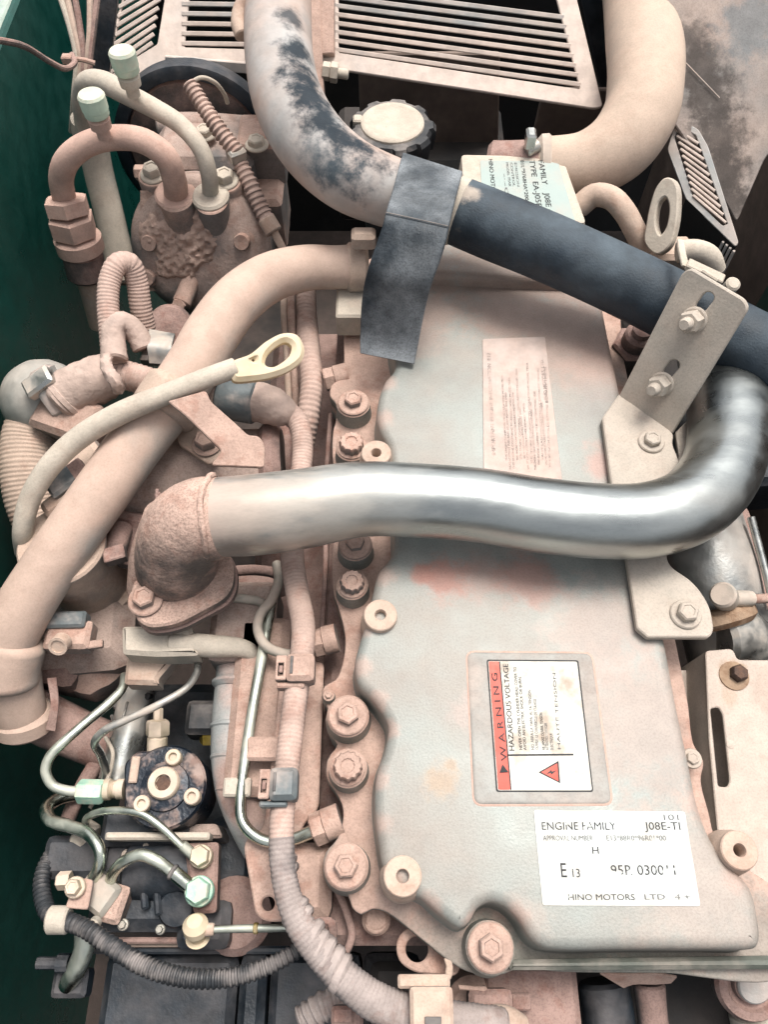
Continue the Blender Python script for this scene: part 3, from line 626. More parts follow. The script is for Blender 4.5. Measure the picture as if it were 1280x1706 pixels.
for i in range(4): put('wall_rib', beam(rg.hit(1208 + 6 * i, 396 + 5 * i) + V((0, -1, -4)), rg.hit(1208 + 6 * i, 396 + 5 * i) + V((0, -1, -75)), 2.5, 3, (0, -1, 0)), 'louvre', rgd)
# fan shroud panels behind
def vpanel(name, pts, Y, th, m, **k):
    pl = Plane((0, Y, 0), (0, -1, .0001), (1, 0, 0)); return put(name, plate(fillet([pl.uv(*p) for p in pts], 4), pl, th, 1.5), m, **k)
Yg = gp.hit(770, 140).y
vpanel('fan_shroud', [(596, 90), (834, 90), (828, 330), (604, 330)], Yg + 95, 6, 'shroud', label='brown dusty fan shroud panel behind the black filler cap', cat='panel')
vpanel('radiator_shroud', [(905, 150), (1040, 150), (1030, 330), (850, 330), (885, 240)], Yg + 40, 6, 'shroud', label='brown panel between the fan guard and the thick beige hose', cat='panel')
vpanel('rear_strut', [(960, -40), (1034, -40), (1034, 165), (1000, 150)], Yg + 110, 8, 'black_iron', label='dark rear strut between the fan guard and the thick hose', cat='panel')
hp = plane3((1130, 0, 90), (1290, 0, 90), (1200, 350, -20))
hq = lambda x, y, r, c, a: (x, y, hp.hit(x, y).z, r, c, a)
DB = (.075, .062, .055)
mat('hood_panel', (.20, .205, .20), .5, 0, (.43, .34, .29), .60, 7, .12, 400, .1, up=0, edge=.2, tone=.2, speck=.15, stains_shade=(hq(1150, 70, 30, DB, .8), hq(1168, 115, 38, DB, .85), hq(1185, 165, 40, DB, .85), hq(1196, 225, 40, DB, .85), hq(1204, 285, 36, DB, .9), hq(1214, 335, 30, DB, .9), hq(1255, 40, 46, (.20, .215, .22), .8)))
hpo = thing('hood_panel', 'dusty pink and grey hood panel in the upper right corner', 'panel', hp.hit(1200, 300))
put('panel_sheet', plate(fillet([hp.uv(1100, -60), hp.uv(1330, -60), hp.uv(1330, 210), hp.uv(1276, 262), hp.uv(1228, 372), hp.uv(1206, 330), hp.uv(1100, 170)], 6), hp, 4, 1), 'hood_panel', hpo)
put('scratch_line', beam(hp.hit(1142, 107) + hp.n * 2, hp.hit(1198, 165) + hp.n * 2, .7, .7, hp.n, .15), 'louvre_dusty', hpo)  # thin added strip drawing a bright scratch line on the panel
put('right_side_panel', box((430, 250, -250), 8, 1100, 640, bev=3), 'shroud', label='brown dusty body panel at the right edge of the engine bay', cat='panel')
put('green_corner', box((418, 190, -190), 6, 160, 220, (0, 1, 0), bev=2) if False else box((412, 260, -150), 6, 150, 150, bev=2), 'green_paint', label='dark green patch of bodywork at the right edge', cat='panel')
# filler cap
fc = thing('filler_cap', 'black lobed filler cap with a dusty top', 'cap', (655, 240, -40))
cc = P(654, 208, 8)
put('cap_rim', lathe([(37, -26), (40, -24), (42, -10), (42, -4), (39, 0), (31, 1), (0, 1)], cc, (0, 0, 1), 96, lobes=(9, .045)), 'black_plastic', fc)
put('cap_top', lathe([(32, .5), (31.5, 2.5), (30, 3.6), (25, 3.8), (24, 3.2), (0, 3.6)], cc, (0, 0, 1), 48), 'dust_cream', fc)
put('cap_lug', box(P(596, 202, 8), 9, 11, 8, bev=1.5), 'dust_cream', fc)
put('filler_neck', lathe([(30, -120), (30, -26)], cc, (0, 0, 1), 32), 'black_iron', fc)
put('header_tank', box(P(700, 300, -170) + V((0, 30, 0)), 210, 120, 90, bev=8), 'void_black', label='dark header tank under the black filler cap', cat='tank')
# cables top left
cb = thing('cable_bundle', 'bundle of tan cables tied together at the top left', 'cables', (125, 180, -40))
for k, (x0, x1, x2, x3, m) in enumerate(((92, 118, 128, 124, 'dust_cream'), (106, 124, 134, 130, 'dust_beige'), (120, 134, 139, 136, 'dust_mauve'), (150, 150, 146, 141, 'dust_beige'), (166, 156, 150, 147, 'dust_mauve'))):
    put('cable', tube([(x0, -30, 110, 11), (x1, 50, 84, 11), (x2, 100, 66, 11), (x3, 160, 40, 11), (x3 - 4, 220, 0, 11)], None, 10), m, cb)
put('cable_tie', tube([(112, 100, 76, 8), (135, 100, 76, 8), (158, 106, 72, 8)], None, 8), 'dust_pink', cb)
put('tie_head', box(P(112, 99, 78), 9, 8, 7, bev=1), 'dust_pink', cb)
put('loose_wire', tube([(-25, 66, 150), (10, 70, 138), (45, 80, 120), (82, 103, 100), (108, 115, 86), (124, 106, 80), (120, 92, 76)], 2.6, 10), 'dust_mauve', label='thin brown wire running from the left edge to the cable bundle', cat='wire')
put('blue_strut', beam(P(178, -30, 100), P(160, 140, 20), 24, 8, (0, -1, .3)), 'black_iron', label='dark blue strut beside the top left guard', cat='strut')

# ================================================================== COMPRESSOR
ca = V((-.08, -.88, .47)).normalized()
chc = P(342, 408, -38)
cp_ = thing('air_compressor', 'round dust caked compressor with bolted end face at the upper left', 'compressor', chc + V((0, 40, -70)))
prof = [(60, -120), (62, -118), (62, -4), (67, 0), (67, 7), (65, 9), (65, 11), (67, 13), (67, 18), (63, 24), (55, 29), (44, 32), (20, 33), (0, 33)]
put('body', lathe(prof, chc, ca, 48), 'cast_grey', cp_)
cpl = Plane(chc + ca * 31, ca)
from mathutils import noise as mn
def crust(plane, cx, cy, rx, ry, hmax, n=46, seed=0.0):
    vs = []; fs = []
    for a in range(n):
        for b in range(n):
            s_, t_ = a / (n - 1) * 2 - 1, b / (n - 1) * 2 - 1
            q = plane.hit(cx + s_ * rx, cy + t_ * ry); r_ = math.hypot(s_, t_) + .25 * mn.noise(q * .05 + V((seed, 0, 0)))
            m_ = max(0.0, min(1.0, (1 - r_) * 3))
            h_ = m_ * (hmax * .5 + hmax * (.6 * abs(mn.noise(q * .13)) + .55 * mn.noise(q * .3) + .3 * mn.noise(q * .7))) - (1 - m_) * 6
            vs.append(q + plane.n * h_)
    for a in range(n - 1):
        for b in range(n - 1):
            fs.append((a * n + b, (a + 1) * n + b, (a + 1) * n + b + 1, a * n + b + 1))
    g = G().add(vs, fs)
    q = [g.v[k] for k in fs[0]]
    if (q[1] - q[0]).cross(q[2] - q[0]).dot(plane.n) < 0: g.f = [f[::-1] for f in g.f]
    return g
put('caked_dust', crust(cpl, 306, 404, 76, 84, 6.0), 'dust_caked', cp_, sharp=80)
for (x, y) in ((250, 404), (404, 402), (247, 462)):
    c = cpl.hit(x, y); put('bolt', lathe([(11, -14), (11, -3), (9, -2), (7.6, -2), (7.6, 4), (6.8, 5.5), (0, 5)], c, ca, 24), 'dust_pink', cp_)
put('drain_stub', tube([cpl.hit(318, 468) - ca * 4, cpl.hit(310, 498) + ca * 14], 9, 20), 'dust_pink', cp_)
put('drain_bolt', lathe([(7, 0), (7, 6), (6, 7), (0, 7)], cpl.hit(308, 500) + ca * 15, (-.05, -.75, .66), 6), 'dust_pink', cp_)
for (x, y, w_, m, zt) in ((293, 330, 58, 'pipe_pink', 24), (352, 336, 54, 'dust_cream', 22)):
    r = w_ / 2 * mpp(y, zt); c = P(x, y, zt)
    put('port_boss', lathe([(r * 1.05, -62), (r * 1.0, -18), (r, -16), (r, -1), (r * .92, 0), (0, 0)], c, (0, -.12, 1), 28), 'dust_pink', cp_)
for (x, y) in ((256, 292), (376, 302)):
    c = P(x, y, 26); put('lug', lathe([(15, -40), (15, -2), (14, 0), (0, 0)], c, (0, -.1, 1), 24), 'dust_pink', cp_)
    put('lug_bolt', bolt_g(c, (0, -.1, 1), 12, 8.5, 8, 6, .5), 'dust_cream', cp_)
for (A_, B_) in (((256, 292, 14), (293, 330, 12)), ((376, 302, 14), (352, 336, 12))): put('port_ear', beam(P(*A_), P(*B_), 30, 20, (0, 0, 1), 4), 'dust_pink', cp_)
put('side_nut', lathe([(7, 0), (7, 9), (6, 10), (0, 10)], P(243, 288, 14), (-1, 0, 0), 6), 'dust_pink', cp_)
put('mount_block', box(P(350, 270, -6), 96, 70, 52, bev=8), 'cast_grey', cp_)
put('mount_bar', tube([(268, 212, 10, 44), (340, 212, 10, 44), (430, 220, 6, 46)], None, 24), 'cast_grey', cp_)
put('mount_plate', box(P(440, 250, 4), 44, 50, 44, bev=3), 'dust_pink', cp_)
put('plate_bolt', bolt_g(P(428, 243, 27), (0, 0, 1), 11, 8, 6), 'dust_cream', cp_)
put('top_bolt', bolt_g(P(342, 226, 26), (0, 0, 1), 10.5, 8, 6), 'dust_cream', cp_)
put('side_arm', box(P(440, 345, -40), 46, 60, 60, bev=5), 'dust_pink', cp_)
# pulley behind
pc = PY(335, 240, chc.y + 150)
pu_ = thing('drive_pulley', 'dark round drive pulley behind the compressor', 'pulley', pc + V((0, 0, -70)))
put('rim', lathe([(86, 0), (86, 18), (82, 20), (74, 20), (72, 14), (0, 14)], pc, (0, -1, .15), 64), 'black_iron', pu_)
put('hub_face', lathe([(72, 14.5), (70, 17), (20, 20), (0, 20)], pc, (0, -1, .15), 48), 'dust_mauve', pu_)

# compressor pipes
pa = thing('suction_pipe', 'thick pink pipe arching out of the compressor to the left', 'pipe', (293, 325, 10))
put('tube', tube([(294, 328, 18, 40), (290, 298, 46, 40), (276, 262, 68, 41), (240, 236, 80, 41), (190, 230, 80, 40), (145, 241, 74, 40), (113, 266, 62, 41), (102, 298, 42, 40), (108, 335, 18, 38)], None, 28), 'pipe_pink', pa, sharp=80)
put('port_collar', lathe([(19, 0), (19, 4), (17, 6), (0, 6)], P(294, 328, 20), (0, -.12, 1), 28), 'pipe_pink', pa)
def lnut(parent, a, b, w, m, n=6, name='union_nut'):
    a, b = P(*a), P(*b); d = b - a; r = w; L = d.length
    return put(name, lathe([(r * .88, 0), (r, L * .1), (r, L * .9), (r * .88, L)], a, d, n, .3), m, parent)
lnut(pa, (108, 330, 22), (116, 358, 8), 20, 'pipe_pink')
lnut(pa, (116, 358, 8), (126, 392, -12), 21.5, 'pipe_pink', 6)
lnut(pa, (128, 394, -13), (136, 418, -28), 22, 'pipe_pink', 28, 'ferrule')
lnut(pa, (136, 418, -28), (146, 462, -55), 19, 'dust_mauve', 28, 'crimp_sleeve')
put('hose', tube([(146, 455, -52, 44), (156, 490, -75, 42), (170, 540, -110, 42)], None, 24), 'dust_beige', pa)
def service_port(parent, a, w, m):
    c = P(*a)
    put('valve_stem', lathe([(5.5, -4), (5.5, 4), (8.5, 5), (9, 12), (6.5, 13.5), (6.5, 17)], c, (0, .05, 1), 24), 'pipe_pink' if m == 0 else 'dust_cream', parent)
    put('valve_cap', lathe([(9.4, 15), (10, 16), (10, 20), (10.6, 20.6), (10.8, 31), (9.4, 33), (6, 33.4), (0, 33)], c, (0, .05, 1), 28), 'mint_cap', parent, label='faded mint green valve cap')
service_port(pa, (172, 222, 92), 40, 0)
pb = thing('discharge_pipe', 'thin cream pipe arching from the compressor over the pink one', 'pipe', (352, 330, 10))
put('tube', tube([(351, 332, 16, 27), (348, 290, 46, 28), (334, 248, 66, 29), (300, 208, 78, 30), (258, 182, 86, 32), (212, 158, 92, 34), (172, 138, 92, 36), (148, 138, 86, 36), (138, 160, 66, 34), (142, 200, 36, 36), (150, 240, 10, 40)], None, 24), 'dust_cream', pb, sharp=80)
put('port_collar', lathe([(17, 0), (17, 4), (15, 6), (0, 6)], P(352, 332, 20), (0, -.12, 1), 28), 'dust_cream', pb)
put('hose_collar', tube([(148, 200, 30, 58), (150, 222, 16, 58)], None, 28), 'dust_cream', pb)
put('hose', tube([(152, 225, 14, 50), (165, 290, -20, 48), (180, 350, -48, 48), (196, 420, -80, 48), (206, 470, -100, 46)], None, 28), 'dust_cream', pb)
service_port(pb, (221, 152, 104), 44, 1)
# corrugated sensor lead
sw = thing('sensor_lead', 'ribbed pink sensor lead lying diagonally across the compressor mount', 'cable', (400, 260, 25))
put('upper_conduit', tube([(317, 142, 78, 25), (338, 176, 68, 25), (366, 218, 56, 26), (394, 254, 44, 26)], None, 18, corr=(4.6, 1.6)), 'conduit_pink', sw)
put('splice', box(P(394, 258, 42), 14, 16, 12, (.5, -.8, 0), bev=2), 'steel', sw)
put('lower_conduit', tube([(398, 268, 36, 24), (418, 310, 22, 26), (436, 350, 8, 26), (446, 368, 2, 26)], None, 18, corr=(5.0, 1.5)), 'conduit_pink', sw)
put('plug', tube([(444, 366, 3, 30), (456, 386, -4, 30)], None, 16), 'dust_beige', sw)
put('lead', tube([(455, 384, -4, 14), (472, 416, -16, 13)], None, 12), 'dust_beige', sw)
put('loop_wire', tube([(316, 140, 80, 7), (335, 130, 82, 7), (358, 138, 74, 7), (374, 158, 60, 7), (379, 172, 50, 7)], None, 10), 'dust_cream', sw)

# ================================================================== LEFT MIDDLE
rh = thing('radiator_hose', 'long thick beige hose running diagonally down the left side', 'hose', (120, 930, -50))
put('hose', tube([(596, 445, 14, 72), (560, 446, 16, 70), (510, 447, 20, 74), (450, 463, 24, 80), (396, 501, 25, 86), (354, 556, 23, 90), (322, 612, 19, 91), (284, 667, 13, 91), (237, 726, 7, 92), (178, 808, 0, 92), (116, 896, -12, 92), (70, 964, -24, 92), (34, 1022, -36, 94), (10, 1070, -48, 96), (0, 1095, -54, 96)], None, 40, 4), 'hose_pink', rh, sharp=80)
put('hose_clamp', tube([(582, 446, 14, 80), (606, 446, 13, 80)], None, 32, 3), 'dust_beige', rh)
put('clamp_lug', box(P(606, 398, 48), 20, 14, 16, bev=3), 'dust_beige', rh)
put('clamp_seat', box(P(586, 470, -18), 26, 30, 22, bev=3), 'dust_mauve', rh)
put('end_collar', tube([(16, 1068, -50, 118), (6, 1106, -60, 118), (4, 1136, -68, 114)], None, 40, 3), 'hose_pink', rh, sharp=60)
put('elbow', tube([(14, 1120, -70, 100), (20, 1150, -80, 96), (32, 1185, -94, 86), (40, 1206, -106, 80)], None, 32, 4), 'hose_pink', rh, sharp=80)
put('elbow_lip', tube([(38, 1190, -98, 100), (42, 1208, -106, 98)], None, 36, 3), 'hose_pink', rh)
put('lower_branch', tube([(40, 1180, -120, 84), (90, 1205, -126, 84), (150, 1232, -134, 80), (215, 1255, -142, 78)], None, 32, 5), 'dust_mauve', rh)
put('branch_clamp', ribbon([P(78, 1130, -78), P(84, 1170, -84), P(76, 1215, -94)], [P(94, 1128, -80), P(98, 1170, -86), P(92, 1218, -96)], 2), 'dust_mauve', rh)
# support band + nut
hb = thing('hose_support', 'pink sheet metal saddle holding the thick hose under the dipstick tube', 'bracket', (320, 730, -25))
put('saddle', tube([(298, 648, 16, 108), (282, 672, 12, 110), (272, 688, 10, 110)], None, 40, 3), 'dust_beige', hb, sharp=60)
put('tab', plate(fillet([HZ(-12).uv(292, 690), HZ(-12).uv(330, 700), HZ(-12).uv(372, 752), HZ(-12).uv(350, 775), HZ(-12).uv(296, 738)], 4), HZ(-12), 5), 'dust_beige', hb)
put('nut', bolt_g(P(345, 740, -11), (0, 0, 1), 12, 9, 8), 'dust_pink', hb)
# dipstick
ds = thing('dipstick', 'long curved beige dipstick tube with a yellow ring handle', 'dipstick', (40, 900, -30))
put('tube', tube([(392, 613, 48, 34), (350, 628, 47, 34), (280, 656, 43, 36), (200, 689, 37, 38), (130, 731, 28, 38), (82, 778, 18, 37), (50, 832, 2, 35), (38, 885, -16, 33), (42, 920, -40, 33)], None, 24), 'dust_cream', ds, sharp=80)
D = plane3((390, 612, 52), (500, 570, 46), (480, 625, 40))
ring = [tuple(q) for q in crom([V(D.uv(*p)) for p in ((386, 602), (418, 588), (446, 566), (474, 553), (496, 556), (508, 576), (506, 596), (486, 614), (456, 626), (422, 632), (390, 632), (384, 618))], True, 3)]
hole = [tuple(q) for q in crom([V(D.uv(*p)) for p in ((443, 606), (446, 591), (460, 576), (478, 568), (487, 574), (484, 590), (470, 603), (454, 610))], True, 2)]
put('ring_handle', plate(ring, D, 11, 3, holes=[ccw(hole), circ(1.2, 8, D.uv(423, 598))]), 'yellow_plastic', ds, label='yellow ring handle of the dipstick')
put('tab_bracket', plate(fillet([(*D.uv(280, 664), 2), (*D.uv(345, 646), 3), (*D.uv(352, 664), 3), (*D.uv(396, 703), 2), (*D.uv(416, 722), 3), (*D.uv(434, 722), 6), (*D.uv(445, 740), 6), (*D.uv(443, 776), 3), (*D.uv(352, 772), 4), (*D.uv(372, 748), 3), (*D.uv(312, 690), 3)], 0), D, 4, .8, h0=-6), 'dust_pink', ds)
# wiring: taped branch from the round connector
th_ = thing('taped_harness', 'fat taped pink harness branch joining the grey round connector', 'harness', (150, 640, -40))
put('tape_wrap', tube([(104, 668, -22, 84), (124, 652, -18, 82), (150, 638, -14, 80), (176, 626, -10, 76), (192, 620, -8, 62)], None, 32, 3, wob=.05), 'tape_pink', th_)
put('rubber_ring', tube([(106, 666, -22, 90), (112, 661, -21, 90)], None, 32, 2), 'tape_pink', th_)
put('tape_ruffle', tube([(186, 590, 14, 16), (176, 600, 20, 18), (178, 616, 24, 20), (190, 634, 20, 22), (198, 650, 10, 20)], None, 14, 2, wob=.25), 'tape_pink', th_)
put('conduit', tube([(190, 622, -8, 50), (220, 628, -8, 48), (260, 640, -10, 48), (310, 652, -14, 48)], None, 24, corr=(4.2, .8)), 'conduit_pink', th_)
put('loop_conduit', tube([(188, 606, 2, 36), (184, 560, 14, 36), (180, 510, 26, 36), (183, 468, 36, 36), (197, 440, 42, 36), (216, 440, 38, 36), (228, 470, 24, 36), (234, 510, 8, 36), (242, 550, -10, 36)], None, 22, corr=(3.0, .38)), 'conduit_pink', th_)
put('tape_sleeve', tube([(190, 600, 10, 44), (188, 570, 14, 40), (190, 545, 20, 38), (205, 538, 18, 38), (226, 556, 8, 38), (238, 580, 0, 36)], None, 22, 3, wob=.08), 'tape_pink', th_)
gc = thing('round_connector', 'grey domed connector with a metal latch at the left edge', 'connector', (70, 700, -70))
dc = P(74, 668, -46)
put('dome', lathe([(36 * math.cos(a), 36 * math.sin(a)) for a in [math.radians(-80 + 17 * k) for k in range(11)]], dc, V((-.3, -.15, .9)), 40), 'dome_grey', gc, sharp=60)
put('latch_block', box(P(66, 638, -2), 26, 17, 12, (.75, .45, .0), (-.25, -.3, .9), 2.5), 'steel', gc)
put('collar', lathe([(27, 0), (29, 3), (29, 14), (25, 18), (0, 18)], P(84, 668, -30), (.8, .45, .2), 8), 'block_grey', gc)
put('lower_housing', box(P(120, 700, -34), 58, 36, 30, (.9, -.35, 0), (-.1, -.25, .95), 5), 'dust_pink', gc)
put('ribbed_hose', tube([(68, 690, -52, 92), (52, 730, -58, 92), (48, 780, -66, 90), (54, 830, -78, 88), (72, 880, -94, 86), (88, 930, -112, 84)], None, 32, corr=(3.4, .5)), 'dust_beige', label='ribbed beige hose dropping behind the dipstick tube at the left', cat='hose')
mc = put('metal_clip', ribbon([P(248, 548, 0), P(244, 575, 6), P(248, 605, -4)], [P(292, 556, -2), P(286, 580, 6), P(288, 608, -4)], 3).join(box(P(262, 590, -12), 26, 20, 14, bev=3)), 'steel', label='bright bent metal clip beside the thick diagonal hose', cat='clip')
put('grey_cap', lathe([(20, -26), (20, 4), (16, 10), (0, 12)], P(285, 545, -40), (.2, -.5, .8), 28), 'dust_mauve', label='smooth grey round plug below the compressor', cat='plug')
# connector on the right of hose: black band + taped plug + pink conduit
hc2 = thing('harness_plug', 'black ringed harness plug with pink taped end beside the dipstick ring', 'connector', (420, 670, -30))
put('black_ring', tube([(376, 662, -8, 72), (400, 666, -6, 74), (424, 670, -6, 74)], None, 32, 3), 'clip_grey', hc2)
put('grey_band', tube([(352, 657, -10, 60), (378, 662, -8, 62)], None, 28), 'block_grey', hc2)
put('taped_end', tube([(422, 670, -6, 66), (445, 674, -6, 66), (466, 682, -8, 58), (482, 690, -12, 44)], None, 28, 3, wob=.06), 'tape_pink', hc2)
# valley behind: egr body
eb = thing('egr_housing', 'pink dusty round housing behind the silver pipe elbow', 'housing', (340, 830, -110))
put('barrel', tube([(215, 815, -62, 150), (300, 800, -58, 150), (380, 790, -58, 146), (450, 784, -58, 140)], None, 36, 5), 'cast_grey', eb)
put('end_flange', tube([(448, 784, -58, 160), (462, 783, -58, 160)], None, 36, 4), 'dust_mauve', eb)
put('neck', tube([(240, 860, -60, 120), (230, 930, -80, 120)], None, 30), 'dust_mauve', eb)
put('cast_cross', beam(P(258, 826, 8), P(268, 822, 8), 2.5, 3).join(beam(P(262, 815, 9), P(262, 832, 8), 2.5, 3)), 'dust_mauve', eb)
# grey two-part connector
ec = thing('latched_connector', 'small grey latched connector left of the diagonal hose', 'connector', (110, 830, -40))
put('shell', box(P(108, 806, -6), 24, 17, 16, (.7, .55, 0), (-.1, -.2, .97), 2.5), 'clip_grey', ec)
put('latch', box(P(132, 786, 0), 12, 18, 9, (.7, .55, 0), (-.1, -.2, .97), 1.5), 'dust_mauve', ec)
put('plug_body', box(P(145, 770, -14), 30, 34, 22, (.7, .55, 0), (-.1, -.2, .97), 4), 'dust_beige', ec)
put('boot', box(P(100, 838, -14), 26, 16, 14, (.7, .55, 0), (-.1, -.2, .97), 4), 'dust_beige', ec)
# filter bowl
fb = thing('filter_bowl', 'wide cream filter cup half hidden under the diagonal hose', 'filter', (128, 1010, -90))
b0 = P(102, 908, -22); br = 73 * mpp(908, -22)
put('cup', lathe([(br * 1.12, -74), (br * 1.14, -71), (br * 1.12, -68), (br * .98, -66), (br * .93, -30), (br * .96, -3), (br, -2), (br, 0), (br * .95, 2), (0, 3)], b0, (0, -.02, 1), 48), 'dust_beige', fb)
put('base_casting', box(P(150, 1070, -120), 86, 66, 70, (1, .1, 0), bev=14), 'cast_grey', fb)
put('base_lobe', lathe([(34, -40), (36, -10), (30, 6), (16, 14), (0, 15)], P(160, 1090, -112), (0, -.3, 1), 24, lobes=(3, .06)), 'dust_pink', fb)
put('base_foot', box(P(110, 1110, -120), 40, 40, 50, (1, -.2, 0), bev=8), 'dust_mauve', fb)
put('bracket_plug', box(P(102, 1036, -52), 40, 13, 14, (1, .02, 0), bev=2), 'clip_grey', fb)
put('bracket_block', box(P(118, 1062, -58), 34, 22, 18, bev=3), 'dust_pink', fb)
put('bracket_nut', lathe([(7, 0), (7, 9), (5, 9), (5, 8), (0, 8)], P(104, 1068, -46), (0, -.7, .7), 20), 'dust_beige', fb)
put('bracket_arm', beam(P(130, 1078, -55), P(172, 1072, -55), 6, 5), 'dust_pink', fb)
put('sensor_plug', tube([(205, 880, -40, 34), (196, 905, -36, 36), (190, 935, -40, 34)], None, 20).join(box(P(192, 925, -28), 12, 16, 10, (.3, -.9, 0))), 'dust_mauve', label='small dull plug wedged between the filter cup and pipe elbow', cat='plug')
# cast arm under elbow
ar = thing('support_arm', 'pale cast support arm with a round bar below the pipe flange', 'bracket', (280, 1090, -80))
put('block', plate(fillet([HZ(-42).uv(202, 1042), HZ(-42).uv(318, 1040), HZ(-42).uv(330, 1090), HZ(-42).uv(260, 1092), HZ(-42).uv(203, 1088)], 3), HZ(-42), 24, 3), 'dust_cream', ar)
put('web', plate(fillet([HZ(-62).uv(212, 1080), HZ(-62).uv(300, 1085), HZ(-62).uv(262, 1130), HZ(-62).uv(264, 1140), HZ(-62).uv(205, 1138)], 3), HZ(-62), 20, 3), 'dust_beige', ar)
put('bar', tube([(285, 1072, -48, 38), (350, 1076, -50, 38), (410, 1082, -54, 30), (436, 1104, -66, 22)], None, 24), 'dust_cream', ar)

# ================================================================== VALLEY BETWEEN COVER AND LEFT SIDE
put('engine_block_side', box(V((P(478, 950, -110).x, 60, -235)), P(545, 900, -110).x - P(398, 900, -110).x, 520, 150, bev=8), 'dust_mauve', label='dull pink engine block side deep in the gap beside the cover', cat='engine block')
mh = thing('main_harness', 'long ribbed pink wiring conduit running down beside the cover', 'harness', (490, 1150, -40))
put('conduit', tube([(478, 686, -12, 40), (496, 704, -14, 36), (504, 740, -18, 35), (500, 800, -22, 36), (490, 870, -22, 38), (487, 930, -18, 39), (495, 985, -16, 39), (505, 1040, -14, 40), (503, 1090, -12, 40), (494, 1150, -10, 41), (484, 1230, -8, 41), (476, 1300, -8, 41), (470, 1360, -8, 41), (469, 1400, -9, 41)], None, 24, corr=(2.8, .28)), 'conduit_pink', mh)
put('lower_conduit', tube([(469, 1396, -9, 43), (471, 1440, -10, 43), (480, 1490, -12, 44), (500, 1540, -14, 48), (535, 1588, -18, 52), (575, 1630, -22, 56), (625, 1668, -26, 60), (690, 1692, -30, 64), (780, 1706, -34, 64), (840, 1712, -36, 60)], None, 24, corr=(2.8, .32), wob=.02), 'conduit_grey', mh)
for k, (x, y, dx, dy, w_) in enumerate(((474, 1440, 6, 8, 48), (478, 1458, 6, 6, 49), (492, 1518, 10, 10, 54), (500, 1532, 10, 10, 55), (520, 1562, 12, 8, 58), (530, 1578, 14, 8, 58), (542, 1590, 14, 8, 59), (556, 1606, 14, 8, 60), (566, 1620, 14, 8, 61))):
    put('tape_turn', tube([(x - dx * .35, y - dy * .35, -14 - k, w_ + 1), (x + dx * .35, y + dy * .35, -14 - k, w_ + 3)], None, 24, 1.2, wob=.07), 'tape_grey', mh)
put('upper_conduit', tube([(508, 470, -34, 37), (509, 520, -34, 37), (514, 580, -34, 38), (519, 640, -36, 38), (514, 690, -42, 38), (506, 740, -56, 36)], None, 24, corr=(4.4, .55)), 'conduit_pink', label='upper ribbed pink conduit passing behind the yellow ring handle', cat='conduit')
for (x, w_, m) in ((474, 11, 'dust_beige'), (486, 14, 'dust_pink')):
    put('branch_wire', tube([(x, 470, -20, w_), (x - 1, 520, -24, w_), (x + 2, 580, -36, w_ * .8), (x + 6, 640, -50, w_), (x + 8, 690, -66, w_)], None, 12), m, label='thin cream wire beside the upper conduit' if x == 474 else 'thicker pink wire next to the upper conduit', cat='wire')
put('back_tube', tube([(478, 690, -70, 26), (478, 760, -74, 26), (476, 830, -80, 26)], None, 16), 'dust_mauve', label='dull vertical tube in the gap left of the conduit', cat='tube')
put('thin_line', tube([(551, 690, -56, 8), (546, 760, -60, 8), (542, 830, -62, 8), (543, 920, -64, 9), (540, 1000, -66, 9), (536, 1060, -68, 9)], None, 10), 'dust_mauve', label='thin dark line running straight down beside the cover bolts', cat='pipe')
def clip(x, y, wpx, hpx, z, label, m1='clip_grey'):
    t = thing('harness_clip', label, 'clip', (x, y, z - 20), 'snap clips on the main conduit')
    k = mpp(y, z); c = P(x, y, z)
    put('shell', box(c, wpx * k, hpx * k, 30 * k * 1.5, (1, .02, 0), (0, 0, 1), 3), m1, t)
    put('latch_frame', plate(fillet([(-9 * k, -hpx * .45 * k), (9 * k, -hpx * .45 * k), (9 * k, hpx * .45 * k), (-9 * k, hpx * .45 * k)], 1), Plane(c + V((-(wpx / 2 + 9) * k, 0, 6)), (0, 0, 1)), 18 * k, .6, holes=[fillet([(-5 * k, -14 * k), (4 * k, -14 * k), (4 * k, 8 * k), (-5 * k, 8 * k)], .5)]), 'dust_pink', t)
    put('latch_tongue', box(c + V((-(wpx / 2 + 9) * k, -3 * k, 4)), 6 * k, 12 * k, 6, bev=.6), 'dust_mauve', t)
    put('slot_bar', box(c + V((-wpx * .3 * k, 2 * k, 22.5 * k)), 5 * k, 30 * k, 1.0, bev=.3), 'black_plastic', t)
    put('lower_lip', box(c + V((-wpx * .35 * k, -(hpx / 2 + 4) * k, -2)), 46 * k, 9 * k, 10, bev=1.5), m1, t)
    return t
clip(502, 1116, 46, 46, -4, 'grey snap clip on the conduit level with the cast ear', 'dust_pink')
clip(474, 1308, 46, 52, 0, 'blue grey snap clip on the conduit above the bracket foot')
# injector line unions entering the cover
for (x, y, a, lab) in ((548, 1066, (522, 1072), 'pink pipe union entering the cover above the cast ear'), (555, 1368, (520, 1384), 'pink pipe union entering the cover above the lower left bolt'), (566, 628, (540, 634), 'pink pipe union entering the cover next to the yellow handle')):
    u = thing('pipe_union', lab, 'fitting', (x, y, -45), 'injector pipe unions along the cover')
    A, B = P(x + 14, y - 4, -34), P(a[0], a[1], -36); d = (B - A)
    put('sleeve', lathe([(10.5, 0), (10.5, d.length * .55), (9.5, d.length * .58)], A, d, 24), 'dust_pink', u)
    put('hex_nut', lathe([(9.8, d.length * .56), (10.4, d.length * .6), (10.4, d.length * .95), (9, d.length)], A, d, 6), 'dust_pink', u)
